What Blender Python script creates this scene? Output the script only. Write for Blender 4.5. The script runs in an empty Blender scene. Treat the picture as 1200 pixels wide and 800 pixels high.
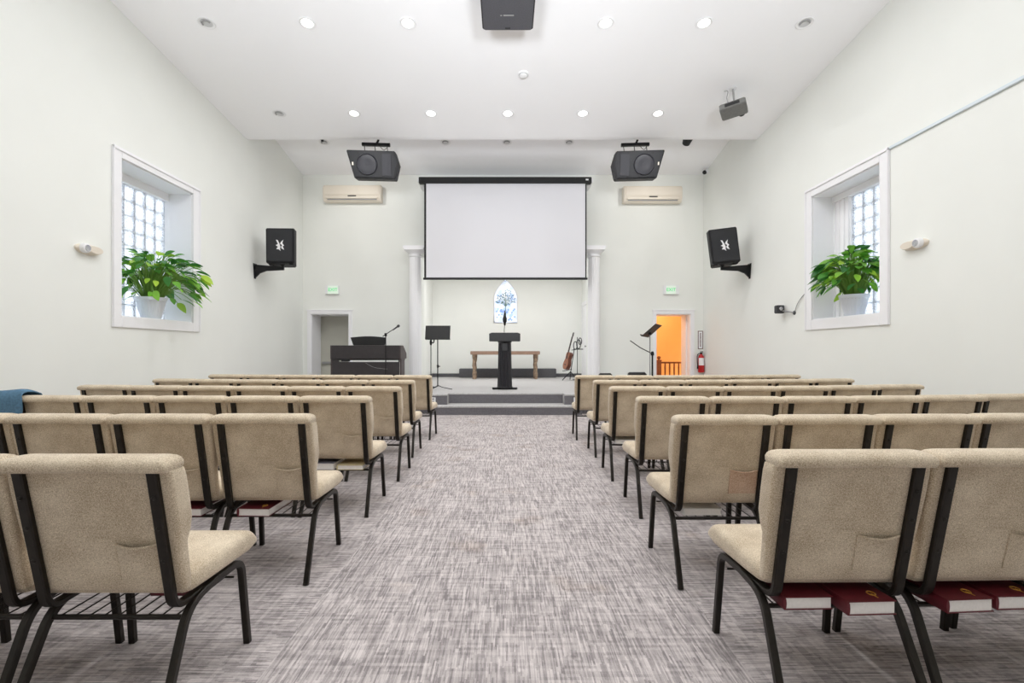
import bpy, bmesh, math, random
from mathutils import Vector, Matrix, Quaternion
random.seed(7)
SC = bpy.context.scene
COL = SC.collection
PI = math.pi
# ------------------------------------------------------------------ camera frame (x right, y towards the stage, z up)
F, CX, CY, HC = 570.0, 593.0, 411.0, 1.18
def at(u, v, y):
    return Vector(((u - CX) * y / F, y, HC - (v - CY) * y / F))
WL, WR, YB = -4.68, 4.54, 11.2           # side walls and back wall
PZ = 0.365                               # stage platform height

# ------------------------------------------------------------------ materials
def lin(c):
    return tuple((x / 255 / 12.92) if x / 255 <= 0.04045 else (((x / 255) + 0.055) / 1.055) ** 2.4 for x in c) + (1,)
def mat(name, rgb, rough=0.6, metal=0.0, spec=0.5, noise=0.0, nscale=20.0, bump=0.0, bscale=60.0, emit=None, estr=0.0, sheen=0.0, coat=0.0):
    m = bpy.data.materials.new(name); m.use_nodes = True
    nt = m.node_tree; b = nt.nodes['Principled BSDF']
    c = lin(rgb)
    b.inputs['Base Color'].default_value = c
    b.inputs['Roughness'].default_value = rough
    b.inputs['Metallic'].default_value = metal
    b.inputs['Specular IOR Level'].default_value = spec
    if sheen: b.inputs['Sheen Weight'].default_value = sheen
    if coat: b.inputs['Coat Weight'].default_value = coat
    if emit:
        b.inputs['Emission Color'].default_value = lin(emit); b.inputs['Emission Strength'].default_value = estr
    tc = nt.nodes.new('ShaderNodeTexCoord')
    if noise:
        n = nt.nodes.new('ShaderNodeTexNoise'); n.inputs['Scale'].default_value = nscale; n.inputs['Detail'].default_value = 4
        nt.links.new(tc.outputs['Object'], n.inputs['Vector'])
        r = nt.nodes.new('ShaderNodeValToRGB')
        r.color_ramp.elements[0].position = 0.3; r.color_ramp.elements[1].position = 0.7
        r.color_ramp.elements[0].color = tuple(x * (1 - noise) for x in c[:3]) + (1,)
        r.color_ramp.elements[1].color = tuple(min(1, x * (1 + noise)) for x in c[:3]) + (1,)
        nt.links.new(n.outputs['Fac'], r.inputs['Fac']); nt.links.new(r.outputs['Color'], b.inputs['Base Color'])
    if bump:
        n2 = nt.nodes.new('ShaderNodeTexNoise'); n2.inputs['Scale'].default_value = bscale; n2.inputs['Detail'].default_value = 3
        nt.links.new(tc.outputs['Object'], n2.inputs['Vector'])
        bp = nt.nodes.new('ShaderNodeBump'); bp.inputs['Strength'].default_value = bump; bp.inputs['Distance'].default_value = 0.004
        nt.links.new(n2.outputs['Fac'], bp.inputs['Height']); nt.links.new(bp.outputs['Normal'], b.inputs['Normal'])
    return m
M = {}
M['wall'] = mat('wall_paint', (237, 239, 235), 0.7, noise=0.012, nscale=1.5, bump=0.05, bscale=90)
M['alcove'] = mat('alcove_paint', (242, 243, 240), 0.7, noise=0.012, nscale=1.5)
M['ceiling'] = mat('ceiling_paint', (251, 251, 254), 0.8, noise=0.01, nscale=1.2)
M['trim'] = mat('white_trim', (243, 243, 246), 0.4, noise=0.01, nscale=5)
M['reveal'] = mat('recess_paint', (245, 245, 248), 0.6)
M['frame'] = mat('dark_bronze_metal', (33, 28, 22), 0.42, metal=0.4, noise=0.25, nscale=40)
M['black'] = mat('matte_black', (22, 22, 24), 0.6, noise=0.1, nscale=30)
M['blackmetal'] = mat('black_metal', (28, 28, 30), 0.4, metal=0.5)
M['grille'] = mat('speaker_grille', (33, 34, 38), 0.65, noise=0.15, nscale=150)
M['greygrille'] = mat('grey_grille', (84, 84, 90), 0.7, noise=0.1, nscale=60)
M['cone'] = mat('speaker_cone', (38, 38, 45), 0.5)
M['cab'] = mat('speaker_cabinet', (32, 32, 35), 0.65, bump=0.3, bscale=200)
M['piano'] = mat('piano_wood', (50, 46, 48), 0.5, noise=0.12, nscale=12)
M['pianoside'] = mat('piano_side_wood', (72, 62, 62), 0.5, noise=0.12, nscale=12)
M['ivory'] = mat('cream_plastic', (226, 217, 203), 0.5, noise=0.01, nscale=4)
M['whiteplastic'] = mat('white_plastic', (238, 238, 240), 0.4)
M['grey'] = mat('grey_plastic', (150, 150, 150), 0.5)
M['chrome'] = mat('chrome', (200, 200, 205), 0.2, metal=1.0)
M['red'] = mat('extinguisher_red', (190, 22, 28), 0.3, noise=0.05, nscale=10)
M['maroon'] = mat('maroon_cover', (92, 18, 30), 0.5, noise=0.1, nscale=30)
M['pages'] = mat('page_block', (240, 236, 232), 0.8, noise=0.04, nscale=120)
M['gold'] = mat('gold_stamp', (200, 150, 60), 0.4, metal=0.4)
M['screen'] = mat('screen_fabric', (226, 226, 232), 0.9)
M['log'] = mat('birch_log', (150, 128, 108), 0.8, noise=0.45, nscale=18, bump=0.5, bscale=30)
M['tablewood'] = mat('table_wood', (160, 130, 112), 0.6, noise=0.12, nscale=10)
M['guitar'] = mat('guitar_top', (150, 84, 50), 0.35, noise=0.3, nscale=6, coat=0.3)
M['guitarside'] = mat('guitar_side', (92, 46, 30), 0.35, noise=0.2, nscale=8)
M['guitardark'] = mat('guitar_neck', (52, 34, 28), 0.5)
M['pot'] = mat('pot_plastic', (222, 226, 236), 0.45)
M['stemgreen'] = mat('stem_green', (110, 150, 60), 0.6)
M['soil'] = mat('soil', (60, 45, 35), 0.9, noise=0.3, nscale=40)
M['denim'] = mat('denim', (82, 118, 144), 0.9, noise=0.18, nscale=60, bump=0.3, bscale=200)
M['orange'] = mat('orange_paint', (248, 200, 122), 0.7, noise=0.02, nscale=3)
M['railwood'] = mat('rail_wood', (140, 84, 48), 0.5, noise=0.15, nscale=15)
M['door'] = mat('door_paint', (196, 195, 184), 0.6)
M['signglow'] = mat('sign_face', (225, 240, 225), 0.5, emit=(215, 240, 218), estr=0.25)
M['signgreen'] = mat('sign_letters', (60, 190, 120), 0.5, emit=(60, 205, 130), estr=0.45)
M['lens'] = mat('lamp_lens', (255, 255, 255), 0.4, emit=(255, 252, 246), estr=6.0)
M['lensoff'] = mat('lamp_lens_off', (205, 206, 208), 0.4)
M['cover_grey'] = mat('grey_cover', (110, 110, 122), 0.6, noise=0.5, nscale=25)
M['cover_cream'] = mat('cream_cover', (205, 190, 150), 0.6, noise=0.1, nscale=30)
M['white'] = mat('plain_white', (235, 235, 232), 0.6)
M['wedge'] = mat('dark_grey_box', (60, 61, 64), 0.6)
M['dustygrey'] = mat('projector_grey', (112, 112, 110), 0.5, noise=0.08, nscale=30)

def fabric(name, rgb, dark):
    m = mat(name, rgb, 0.95, spec=0.2, sheen=0.25)
    nt = m.node_tree; b = nt.nodes['Principled BSDF']
    tc = nt.nodes.new('ShaderNodeTexCoord')
    n = nt.nodes.new('ShaderNodeTexNoise'); n.inputs['Scale'].default_value = 330; n.inputs['Detail'].default_value = 5; n.inputs['Roughness'].default_value = 0.75
    n2 = nt.nodes.new('ShaderNodeTexNoise'); n2.inputs['Scale'].default_value = 7; n2.inputs['Detail'].default_value = 3
    nt.links.new(tc.outputs['Object'], n.inputs['Vector']); nt.links.new(tc.outputs['Object'], n2.inputs['Vector'])
    mx = nt.nodes.new('ShaderNodeMath'); mx.operation = 'MULTIPLY_ADD'; mx.inputs[1].default_value = 0.25
    nt.links.new(n2.outputs['Fac'], mx.inputs[0]); nt.links.new(n.outputs['Fac'], mx.inputs[2])
    r = nt.nodes.new('ShaderNodeValToRGB')
    r.color_ramp.elements[0].position = 0.50; r.color_ramp.elements[1].position = 0.74
    r.color_ramp.elements[0].color = lin(dark); r.color_ramp.elements[1].color = lin(rgb)
    nt.links.new(mx.outputs[0], r.inputs['Fac']); nt.links.new(r.outputs['Color'], b.inputs['Base Color'])
    bp = nt.nodes.new('ShaderNodeBump'); bp.inputs['Strength'].default_value = 0.35; bp.inputs['Distance'].default_value = 0.002
    nt.links.new(n.outputs['Fac'], bp.inputs['Height']); nt.links.new(bp.outputs['Normal'], b.inputs['Normal'])
    return m
M['fabric'] = fabric('beige_upholstery', (233, 219, 196), (162, 142, 115))
M['stained'] = fabric('stained_upholstery', (228, 204, 180), (166, 124, 98))

def streak(nt, vec, sx, sy, detail=3.0):
    mp = nt.nodes.new('ShaderNodeMapping'); mp.inputs['Scale'].default_value = (sx, sy, 1)
    nt.links.new(vec, mp.inputs['Vector'])
    n = nt.nodes.new('ShaderNodeTexNoise'); n.inputs['Scale'].default_value = 1.0; n.inputs['Detail'].default_value = detail; n.inputs['Roughness'].default_value = 0.6
    nt.links.new(mp.outputs['Vector'], n.inputs['Vector'])
    return n.outputs['Fac']
def carpet_material():
    m = bpy.data.materials.new('streaked_carpet'); m.use_nodes = True
    nt = m.node_tree; b = nt.nodes['Principled BSDF']; L = nt.links
    b.inputs['Roughness'].default_value = 0.95; b.inputs['Specular IOR Level'].default_value = 0.15
    tc = nt.nodes.new('ShaderNodeTexCoord'); sep = nt.nodes.new('ShaderNodeSeparateXYZ'); L.new(tc.outputs['Object'], sep.inputs[0])
    def math_(op, a, b_=None, c=None):
        n = nt.nodes.new('ShaderNodeMath'); n.operation = op
        for i, q in enumerate((a, b_, c)):
            if q is None: continue
            if isinstance(q, (int, float)): n.inputs[i].default_value = q
            else: L.new(q, n.inputs[i])
        return n.outputs[0]
    ax = math_('ABSOLUTE', sep.outputs['X'])
    side = math_('GREATER_THAN', ax, 0.89)
    cmb = nt.nodes.new('ShaderNodeCombineXYZ'); L.new(sep.outputs['Y'], cmb.inputs[0]); L.new(sep.outputs['X'], cmb.inputs[1])
    mixv = nt.nodes.new('ShaderNodeMix'); mixv.data_type = 'VECTOR'
    L.new(side, mixv.inputs['Factor']); L.new(tc.outputs['Object'], mixv.inputs[4]); L.new(cmb.outputs[0], mixv.inputs[5])
    v = mixv.outputs[1]
    sv = nt.nodes.new('ShaderNodeSeparateXYZ'); L.new(v, sv.inputs[0])
    def threads(across, along, w, ln):
        c = math_('FLOOR', math_('DIVIDE', across, w))
        w1 = nt.nodes.new('ShaderNodeTexWhiteNoise'); w1.noise_dimensions = '1D'; L.new(c, w1.inputs['W'])
        sg = math_('FLOOR', math_('DIVIDE', math_('MULTIPLY_ADD', w1.outputs['Value'], 3.0, along), ln))
        cb = nt.nodes.new('ShaderNodeCombineXYZ'); L.new(c, cb.inputs[0]); L.new(sg, cb.inputs[1])
        w2 = nt.nodes.new('ShaderNodeTexWhiteNoise'); w2.noise_dimensions = '2D'; L.new(cb.outputs[0], w2.inputs['Vector'])
        return w2.outputs['Value']
    X_, Y_ = sv.outputs['X'], sv.outputs['Y']
    f1 = threads(X_, Y_, .0075, .12)
    f2 = threads(X_, Y_, .0045, .06)
    f3 = threads(Y_, X_, .016, .13)
    broad = streak(nt, v, 3.0, 5.0, 2)
    pile = streak(nt, v, 300, 300, 2)
    s = math_('MULTIPLY', f1, 0.26)
    s = math_('MULTIPLY_ADD', f2, 0.20, s)
    s = math_('MULTIPLY_ADD', f3, 0.15, s)
    s = math_('MULTIPLY_ADD', pile, 0.30, s)
    s = math_('MULTIPLY_ADD', broad, 0.22, s)
    r = nt.nodes.new('ShaderNodeValToRGB'); L.new(s, r.inputs['Fac'])
    e = r.color_ramp.elements
    e[0].position = 0.36; e[0].color = lin((133, 127, 127)); e[1].position = 0.83; e[1].color = lin((214, 206, 204))
    e2 = r.color_ramp.elements.new(0.57); e2.color = lin((176, 168, 167))
    # worn brownish patches
    st = nt.nodes.new('ShaderNodeTexNoise'); st.inputs['Scale'].default_value = 2.3; st.inputs['Detail'].default_value = 3; L.new(tc.outputs['Object'], st.inputs['Vector'])
    rs = nt.nodes.new('ShaderNodeValToRGB'); L.new(st.outputs['Fac'], rs.inputs['Fac'])
    rs.color_ramp.elements[0].position = 0.60; rs.color_ramp.elements[0].color = (1, 1, 1, 1)
    rs.color_ramp.elements[1].position = 0.74; rs.color_ramp.elements[1].color = (0.86, 0.80, 0.74, 1)
    mm = nt.nodes.new('ShaderNodeMix'); mm.data_type = 'RGBA'; mm.blend_type = 'MULTIPLY'; mm.inputs[0].default_value = 1
    L.new(r.outputs['Color'], mm.inputs[6]); L.new(rs.outputs['Color'], mm.inputs[7])
    L.new(mm.outputs[2], b.inputs['Base Color'])
    bp = nt.nodes.new('ShaderNodeBump'); bp.inputs['Strength'].default_value = 0.25; bp.inputs['Distance'].default_value = 0.003
    L.new(s, bp.inputs['Height']); L.new(bp.outputs['Normal'], b.inputs['Normal'])
    return m
M['carpet'] = carpet_material()
M['stagecarpet'] = mat('stage_carpet', (184, 182, 182), 0.95, spec=0.15, noise=0.22, nscale=60, bump=0.3, bscale=200)
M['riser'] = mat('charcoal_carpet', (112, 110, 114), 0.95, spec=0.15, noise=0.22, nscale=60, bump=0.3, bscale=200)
M['basedark'] = mat('dark_cove_base', (92, 92, 96), 0.7, noise=0.08, nscale=30)

def leaf_material():
    m = bpy.data.materials.new('plant_leaf'); m.use_nodes = True
    nt = m.node_tree; b = nt.nodes['Principled BSDF']; L = nt.links
    g = nt.nodes.new('ShaderNodeNewGeometry')
    r = nt.nodes.new('ShaderNodeValToRGB')
    L.new(g.outputs['Random Per Island'], r.inputs['Fac'])
    e = r.color_ramp.elements
    e[0].position = 0; e[0].color = lin((48, 104, 48)); e[1].position = 1; e[1].color = lin((188, 220, 72))
    for p, c in ((0.35, (78, 146, 62)), (0.6, (112, 178, 66)), (0.85, (148, 202, 70))):
        x = e.new(p); x.color = lin(c)
    L.new(r.outputs['Color'], b.inputs['Base Color']); b.inputs['Roughness'].default_value = 0.38
    tr = nt.nodes.new('ShaderNodeBsdfTranslucent'); L.new(r.outputs['Color'], tr.inputs['Color'])
    mx = nt.nodes.new('ShaderNodeMixShader'); mx.inputs[0].default_value = 0.35
    L.new(b.outputs[0], mx.inputs[1]); L.new(tr.outputs[0], mx.inputs[2])
    L.new(mx.outputs[0], nt.nodes['Material Output'].inputs['Surface'])
    return m
M['leaf'] = leaf_material()

def glass_block_material():
    m = bpy.data.materials.new('glass_block'); m.use_nodes = True
    nt = m.node_tree; L = nt.links
    b = nt.nodes['Principled BSDF']
    tc = nt.nodes.new('ShaderNodeTexCoord')
    w = nt.nodes.new('ShaderNodeTexNoise'); w.inputs['Scale'].default_value = 26; w.inputs['Detail'].default_value = 2; w.inputs['Distortion'].default_value = 2.5
    L.new(tc.outputs['Object'], w.inputs['Vector'])
    bp = nt.nodes.new('ShaderNodeBump'); bp.inputs['Strength'].default_value = 1; bp.inputs['Distance'].default_value = 0.03
    L.new(w.outputs['Fac'], bp.inputs['Height'])
    b.inputs['Base Color'].default_value = (0.93, 0.95, 0.98, 1); b.inputs['Roughness'].default_value = 0.25
    b.inputs['Transmission Weight'].default_value = 1.0; b.inputs['IOR'].default_value = 1.3
    L.new(bp.outputs['Normal'], b.inputs['Normal'])
    rr = nt.nodes.new('ShaderNodeValToRGB'); L.new(w.outputs['Fac'], rr.inputs['Fac'])  # grey mottle puts the look of refraction into the colour
    rr.color_ramp.elements[0].position = .42; rr.color_ramp.elements[0].color = (.42, .45, .50, 1)
    rr.color_ramp.elements[1].position = .55; rr.color_ramp.elements[1].color = (.93, .95, .98, 1)
    tr = nt.nodes.new('ShaderNodeBsdfTranslucent'); L.new(rr.outputs['Color'], tr.inputs['Color']); L.new(bp.outputs['Normal'], tr.inputs['Normal'])
    mx = nt.nodes.new('ShaderNodeMixShader'); mx.inputs[0].default_value = 0.7
    L.new(b.outputs[0], mx.inputs[1]); L.new(tr.outputs[0], mx.inputs[2])
    L.new(mx.outputs[0], nt.nodes['Material Output'].inputs['Surface'])
    return m
M['glassblock'] = glass_block_material()
M['mortar'] = mat('block_joint', (222, 226, 232), 0.7)

def stained_material():
    m = bpy.data.materials.new('stained_glass'); m.use_nodes = True
    nt = m.node_tree; L = nt.links; b = nt.nodes['Principled BSDF']
    tc = nt.nodes.new('ShaderNodeTexCoord')
    v = nt.nodes.new('ShaderNodeTexVoronoi'); v.inputs['Scale'].default_value = 9
    L.new(tc.outputs['Object'], v.inputs['Vector'])
    r = nt.nodes.new('ShaderNodeValToRGB'); r.color_ramp.interpolation = 'CONSTANT'
    sp = nt.nodes.new('ShaderNodeSeparateColor'); L.new(v.outputs['Color'], sp.inputs[0]); L.new(sp.outputs[0], r.inputs['Fac'])
    e = r.color_ramp.elements; e[0].position = 0; e[0].color = lin((228, 236, 252)); e[1].position = 0.3; e[1].color = lin((206, 218, 246))
    for p, c in ((0.55, (238, 242, 252)), (0.75, (182, 204, 242)), (0.9, (214, 224, 246))):
        x = e.new(p); x.color = lin(c)
    L.new(r.outputs['Color'], b.inputs['Base Color']); L.new(r.outputs['Color'], b.inputs['Emission Color']); b.inputs['Emission Strength'].default_value = 0.45
    b.inputs['Roughness'].default_value = 0.3
    return m
M['stained_glass'] = stained_material()
M['lead'] = mat('lead_came', (150, 158, 175), 0.5)
M['glassleaf'] = mat('glass_leaf_green', (104, 134, 132), 0.4, emit=(110, 140, 140), estr=0.15)
M['glassblue'] = mat('glass_blue', (150, 178, 232), 0.4, emit=(150, 178, 232), estr=0.4)

# ------------------------------------------------------------------ mesh builder
class MB:
    def __init__(s): s.v = []; s.f = []
    def add(s, vs, fs, T=None):
        b = len(s.v)
        s.v += [(T @ Vector(p)) if T is not None else Vector(p) for p in vs]
        s.f += [tuple(b + i for i in f) for f in fs]
        return s
    def box(s, x0, x1, y0, y1, z0, z1, T=None):
        vs = [(x, y, z) for x in (x0, x1) for y in (y0, y1) for z in (z0, z1)]
        return s.add(vs, [(0, 1, 3, 2), (4, 6, 7, 5), (0, 4, 5, 1), (2, 3, 7, 6), (0, 2, 6, 4), (1, 5, 7, 3)], T)
    def loft(s, rings, T=None, caps=True, closed=False):
        n = len(rings[0]); vs = [p for r in rings for p in r]; fs = []
        m = len(rings)
        for i in range(m if closed else m - 1):
            a, b = i * n, ((i + 1) % m) * n
            for k in range(n): fs.append((a + k, a + (k + 1) % n, b + (k + 1) % n, b + k))
        if caps and not closed: fs.append(tuple(reversed(range(n)))); fs.append(tuple(range((m - 1) * n, m * n)))
        return s.add(vs, fs, T)
    def tube(s, path, r, n=8, r2=None, up=None, T=None, closed=False, square=False):
        P = [Vector(p) for p in path]; m = len(P); rings = []
        prevu = None
        for i, p in enumerate(P):
            if closed: t = P[(i + 1) % m] - P[i - 1]
            else: t = (P[min(i + 1, m - 1)] - P[max(i - 1, 0)])
            t.normalize()
            if up is not None: u = Vector(up)
            elif prevu is not None: u = prevu
            else: u = Vector((0, 0, 1)) if abs(t.z) < 0.9 else Vector((1, 0, 0))
            u = (u - t * u.dot(t)).normalized(); prevu = u
            w = t.cross(u)
            ri = r[i] if isinstance(r, (list, tuple)) else r
            rb = ri if r2 is None else r2
            ring = []
            for k in range(n):
                a = 2 * PI * (k + .5) / n; c, sn = math.cos(a), math.sin(a)
                if square:
                    e = 0.35; c = math.copysign(abs(c) ** e, c); sn = math.copysign(abs(sn) ** e, sn)
                ring.append(p + u * (ri * c) + w * (rb * sn))
            rings.append(ring)
        return s.loft(rings, T, closed=closed)
    def lathe(s, prof, n=20, T=None):
        rings = [[(r * math.cos(2 * PI * k / n), r * math.sin(2 * PI * k / n), z) for k in range(n)] for r, z in prof]
        return s.loft(rings, T)
    def prism(s, pts, y0, y1, T=None):      # polygon in x,z extruded along y
        return s.loft([[(x, y0, z) for x, z in pts], [(x, y1, z) for x, z in pts]], T)
    def build(s, name, m, parent=None, bevel=0, segs=2, angle=38, loc=None):
        me = bpy.data.meshes.new(name); me.from_pydata([tuple(p) for p in s.v], [], s.f)
        bm = bmesh.new(); bm.from_mesh(me); bmesh.ops.recalc_face_normals(bm, faces=bm.faces)
        if bevel:
            ed = [e for e in bm.edges if len(e.link_faces) == 2 and e.calc_face_angle(0) > math.radians(30)]
            bmesh.ops.bevel(bm, geom=ed, offset=bevel, segments=segs, affect='EDGES', clamp_overlap=True)
        bm.to_mesh(me); bm.free()
        me.polygons.foreach_set('use_smooth', [True] * len(me.polygons)); me.set_sharp_from_angle(angle=math.radians(angle))
        if isinstance(m, (list, tuple)):
            for q in m: me.materials.append(q)
        else: me.materials.append(m)
        o = bpy.data.objects.new(name, me); COL.objects.link(o)
        if parent is not None: o.parent = parent
        if loc is not None: o.location = loc
        return o
def bez(pts, n=12):
    """smooth path through points (Catmull-Rom)"""
    P = [Vector(p) for p in pts]; out = []
    for i in range(len(P) - 1):
        a, b, c, d = P[max(i - 1, 0)], P[i], P[i + 1], P[min(i + 2, len(P) - 1)]
        for k in range(n):
            t = k / n
            out.append(0.5 * ((2 * b) + (c - a) * t + (2 * a - 5 * b + 4 * c - d) * t * t + (3 * b - a - 3 * c + d) * t ** 3))
    out.append(P[-1]); return out
def fillet(pts, r, n=5):
    P = [Vector(p) for p in pts]; out = [P[0]]
    for i in range(1, len(P) - 1):
        a = (P[i - 1] - P[i]); b = (P[i + 1] - P[i]); d = min(r, a.length * .48, b.length * .48)
        p0 = P[i] + a.normalized() * d; p1 = P[i] + b.normalized() * d
        for k in range(n + 1):
            t = k / n; out.append((1 - t) ** 2 * p0 + 2 * t * (1 - t) * P[i] + t * t * p1)
    out.append(P[-1]); return out
def tag(o, label=None, cat=None, group=None, kind=None):
    if label: o['label'] = label
    if cat: o['category'] = cat
    if group: o['group'] = group
    if kind: o['kind'] = kind
    return o
def thing(name, label, cat, loc=(0, 0, 0), rot=(0, 0, 0), group=None):
    o = bpy.data.objects.new(name, None); COL.objects.link(o); o.empty_display_size = 0.05
    o.location = loc; o.rotation_euler = rot
    return tag(o, label, cat, group)
KIDS = {}
def copy_tree(o, parent=None):
    c = o.copy(); COL.objects.link(c)
    if parent is not None: c.parent = parent
    for ch in KIDS.get(o.name, None) or list(o.children): copy_tree(ch, c)
    return c
def struct(mb, name, m, label=None, parent=None, **k):
    o = mb.build(name, m, parent, **k)
    if parent is None: tag(o, label, name.split('_')[0], None, 'structure')
    return o
def text_mesh(name, body, size, m, parent, loc, rot, depth=0.002):
    cu = bpy.data.curves.new(name, 'FONT'); cu.body = body; cu.size = size; cu.extrude = depth; cu.align_x = 'CENTER'; cu.align_y = 'CENTER'
    tmp = bpy.data.objects.new(name + '_tmp', cu); COL.objects.link(tmp)
    dg = bpy.context.evaluated_depsgraph_get(); me = bpy.data.meshes.new_from_object(tmp.evaluated_get(dg))
    bpy.data.objects.remove(tmp); bpy.data.curves.remove(cu)
    me.materials.clear(); me.materials.append(m); me.name = name
    o = bpy.data.objects.new(name, me); COL.objects.link(o); o.parent = parent; o.location = loc; o.rotation_euler = rot
    return o

# ------------------------------------------------------------------ the room shell
def h_front(y): return 5.01 + 0.105 * (8.72 - y)
def h_stage(y): return 5.228 + 0.177 * (11.2 - y)
YS = 8.72
struct(MB().box(WL - .5, WR + .5, -6.2, 14.2, -.12, 0), 'floor', M['carpet'], 'grey streaked carpet floor of the hall')
# side walls with a window opening each (left: y 5.9..7.25, z 1.60..3.52; right: y 5.89..7.2, z 1.635..3.46)
TH = .5
def side_wall(name, xa, xb, y0, y1, z0, z1, label):
    m = MB()
    m.box(xa, xb, -6.2, y0, 0, 7.2).box(xa, xb, y1, YB + .65, 0, 7.2).box(xa, xb, y0, y1, 0, z0).box(xa, xb, y0, y1, z1, 7.2)
    return struct(m, name, M['wall'], label)
side_wall('wall_left', WL - TH, WL, 5.90, 7.25, 1.60, 3.52, 'pale off-white side wall with the speaker and recessed window near the piano')
side_wall('wall_right', WR, WR + TH, 5.89, 7.20, 1.635, 3.46, 'pale off-white side wall with the raceway and recessed window')
m = MB()
for x0, x1, z0 in ((WL, -4.49, 0), (-4.49, -3.615, 2.03), (-3.615, -1.98, 0), (-1.98, 1.95, 3.42), (1.95, 3.452, 0), (3.452, 4.25, 2.03), (4.25, WR, 0)):
    m.box(x0, x1, YB, YB + .6, z0, 6.6)
struct(m, 'wall_back', M['wall'], 'pale wall behind the stage with two doorways and the wide alcove opening')
m = MB().box(WL, WR, -6.2, -6.0, 0, 7.2)
struct(m, 'wall_rear', M['wall'], 'wall at the rear of the hall behind the seats')
# main ceiling (slopes down towards the stage), the step up, the stage ceiling
m = MB()
prof = [(YS, h_front(YS)), (0.5, h_front(0.5)), (-6.2, h_front(0.5) - 0.3)]
bot = prof; top = [(y, z + .12) for y, z in prof]
x0, x1 = WL - .05, WR + .05
vs = []
for x in (x0, x1):
    vs += [(x, y, z) for y, z in bot] + [(x, y, z) for y, z in top]
m.add(vs, [(0, 1, 7, 6), (1, 2, 8, 7), (3, 9, 10, 4), (4, 10, 11, 5), (0, 6, 9, 3), (2, 5, 11, 8), (0, 3, 4, 1), (1, 4, 5, 2), (6, 7, 10, 9), (7, 8, 11, 10)])
struct(m, 'ceiling', M['ceiling'], 'white sloping ceiling over the seats with recessed lights')
m = MB()
m.box(x0, x1, YS, YS + .1, h_front(YS), 5.9)
pts = [(YS, h_stage(YS)), (YB + .05, h_stage(YB + .05)), (YB + .05, h_stage(YB + .05) + .12), (YS, h_stage(YS) + .12)]
m.loft([[(x0, y, z) for y, z in pts], [(x1, y, z) for y, z in pts]])
struct(m, 'ceiling_stage', M['ceiling'], 'raised white ceiling above the stage behind the drop')
# alcove behind the stage
AL, AR, AB = -2.30, 2.37, 15.2
m = MB().box(AL - .15, AL, YB + .6, AB, 0, 4.0).box(AR, AR + .15, YB + .6, AB, 0, 4.0)
m.box(AL - .15, AR + .15, AB, AB + .15, 0, 4.0)
struct(m, 'wall_alcove', M['alcove'], 'cream wall of the alcove behind the lectern')
struct(MB().box(AL - .15, AR + .15, YB + .6, AB + .15, 3.66, 3.8), 'ceiling_alcove', M['alcove'], 'cream ceiling of the alcove')
# stage platform with a notch for the steps
m = MB()
m.box(-3.52, -1.11, 9.17, YB, 0, PZ).box(1.10, 3.38, 9.17, YB, 0, PZ).box(-1.11, 1.10, 9.42, YB, 0, PZ)
m.box(-1.98, 1.95, YB, YB + .6, 0, PZ).box(AL, AR, YB + .6, AB, 0, PZ)
st = struct(m, 'stage_platform', M['stagecarpet'], 'grey carpeted stage platform under the lectern and table', bevel=0)
st['category'] = 'stage'
# rounded nosing on the platform edge and step
m = MB()
def nosing(m, x0, x1, y, z, r=.022):
    m.tube([(x0, y, z), (x1, y, z)], r, 10)
nosing(m, -1.11, 1.10, 9.425, PZ - .018); nosing(m, -3.52, -1.11, 9.175, PZ - .018); nosing(m, 1.10, 3.38, 9.175, PZ - .018)
m.build('nosing', M['stagecarpet'], st)
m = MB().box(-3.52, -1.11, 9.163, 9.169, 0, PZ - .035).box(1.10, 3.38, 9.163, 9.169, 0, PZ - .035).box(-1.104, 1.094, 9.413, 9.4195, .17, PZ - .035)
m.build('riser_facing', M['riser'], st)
m = MB().box(-1.42, 1.40, 8.96, 9.168, 0, .168).box(-1.105, 1.095, 9.168, 9.419, 0, .168)
s1 = struct(m, 'stage_step', M['stagecarpet'], 'grey carpeted step in front of the stage platform', bevel=0)
s1['category'] = 'step'
m = MB(); nosing(m, -1.42, 1.40, 8.97, .15, .026); m.build('nosing', M['stagecarpet'], s1)
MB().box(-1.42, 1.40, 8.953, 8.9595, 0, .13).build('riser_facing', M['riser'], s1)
for sx, lab in ((-1.37, 'white outlet plate in the platform front beside the aisle chair on the piano side'), (1.32, 'white outlet plate in the platform front below the guitar')):
    t = thing('wall_outlet', lab, 'outlet', (sx, 9.163, .25))
    MB().box(-.045, .045, -.009, -.001, -.055, .055).build('plate', M['whiteplastic'], t, bevel=.003)
    for dz in (-.025, .025): MB().box(-.017, .017, -.014, -.009, dz - .014, dz + .014).build('socket', M['grey'], t)
# low carpeted ledge at the alcove wall and the dark base
tag(MB().box(-1.43, 1.53, 14.82, AB - .02, PZ + .001, PZ + .27).build('carpeted_ledge', M['basedark'], bevel=.01), 'low grey carpeted ledge along the alcove wall behind the table', 'ledge')
m = MB().box(AL + .001, -1.44, AB - .02, AB - .001, PZ, PZ + .11).box(1.54, AR - .001, AB - .02, AB - .001, PZ, PZ + .11)
m.box(AL + .001, AL + .02, YB + .6, AB - .02, PZ, PZ + .11)
m.box(AR - .02, AR - .001, YB + .6, 13.95, PZ, PZ + .11)
struct(m, 'baseboard_alcove', M['basedark'], 'dark cove base along the alcove wall')

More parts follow.
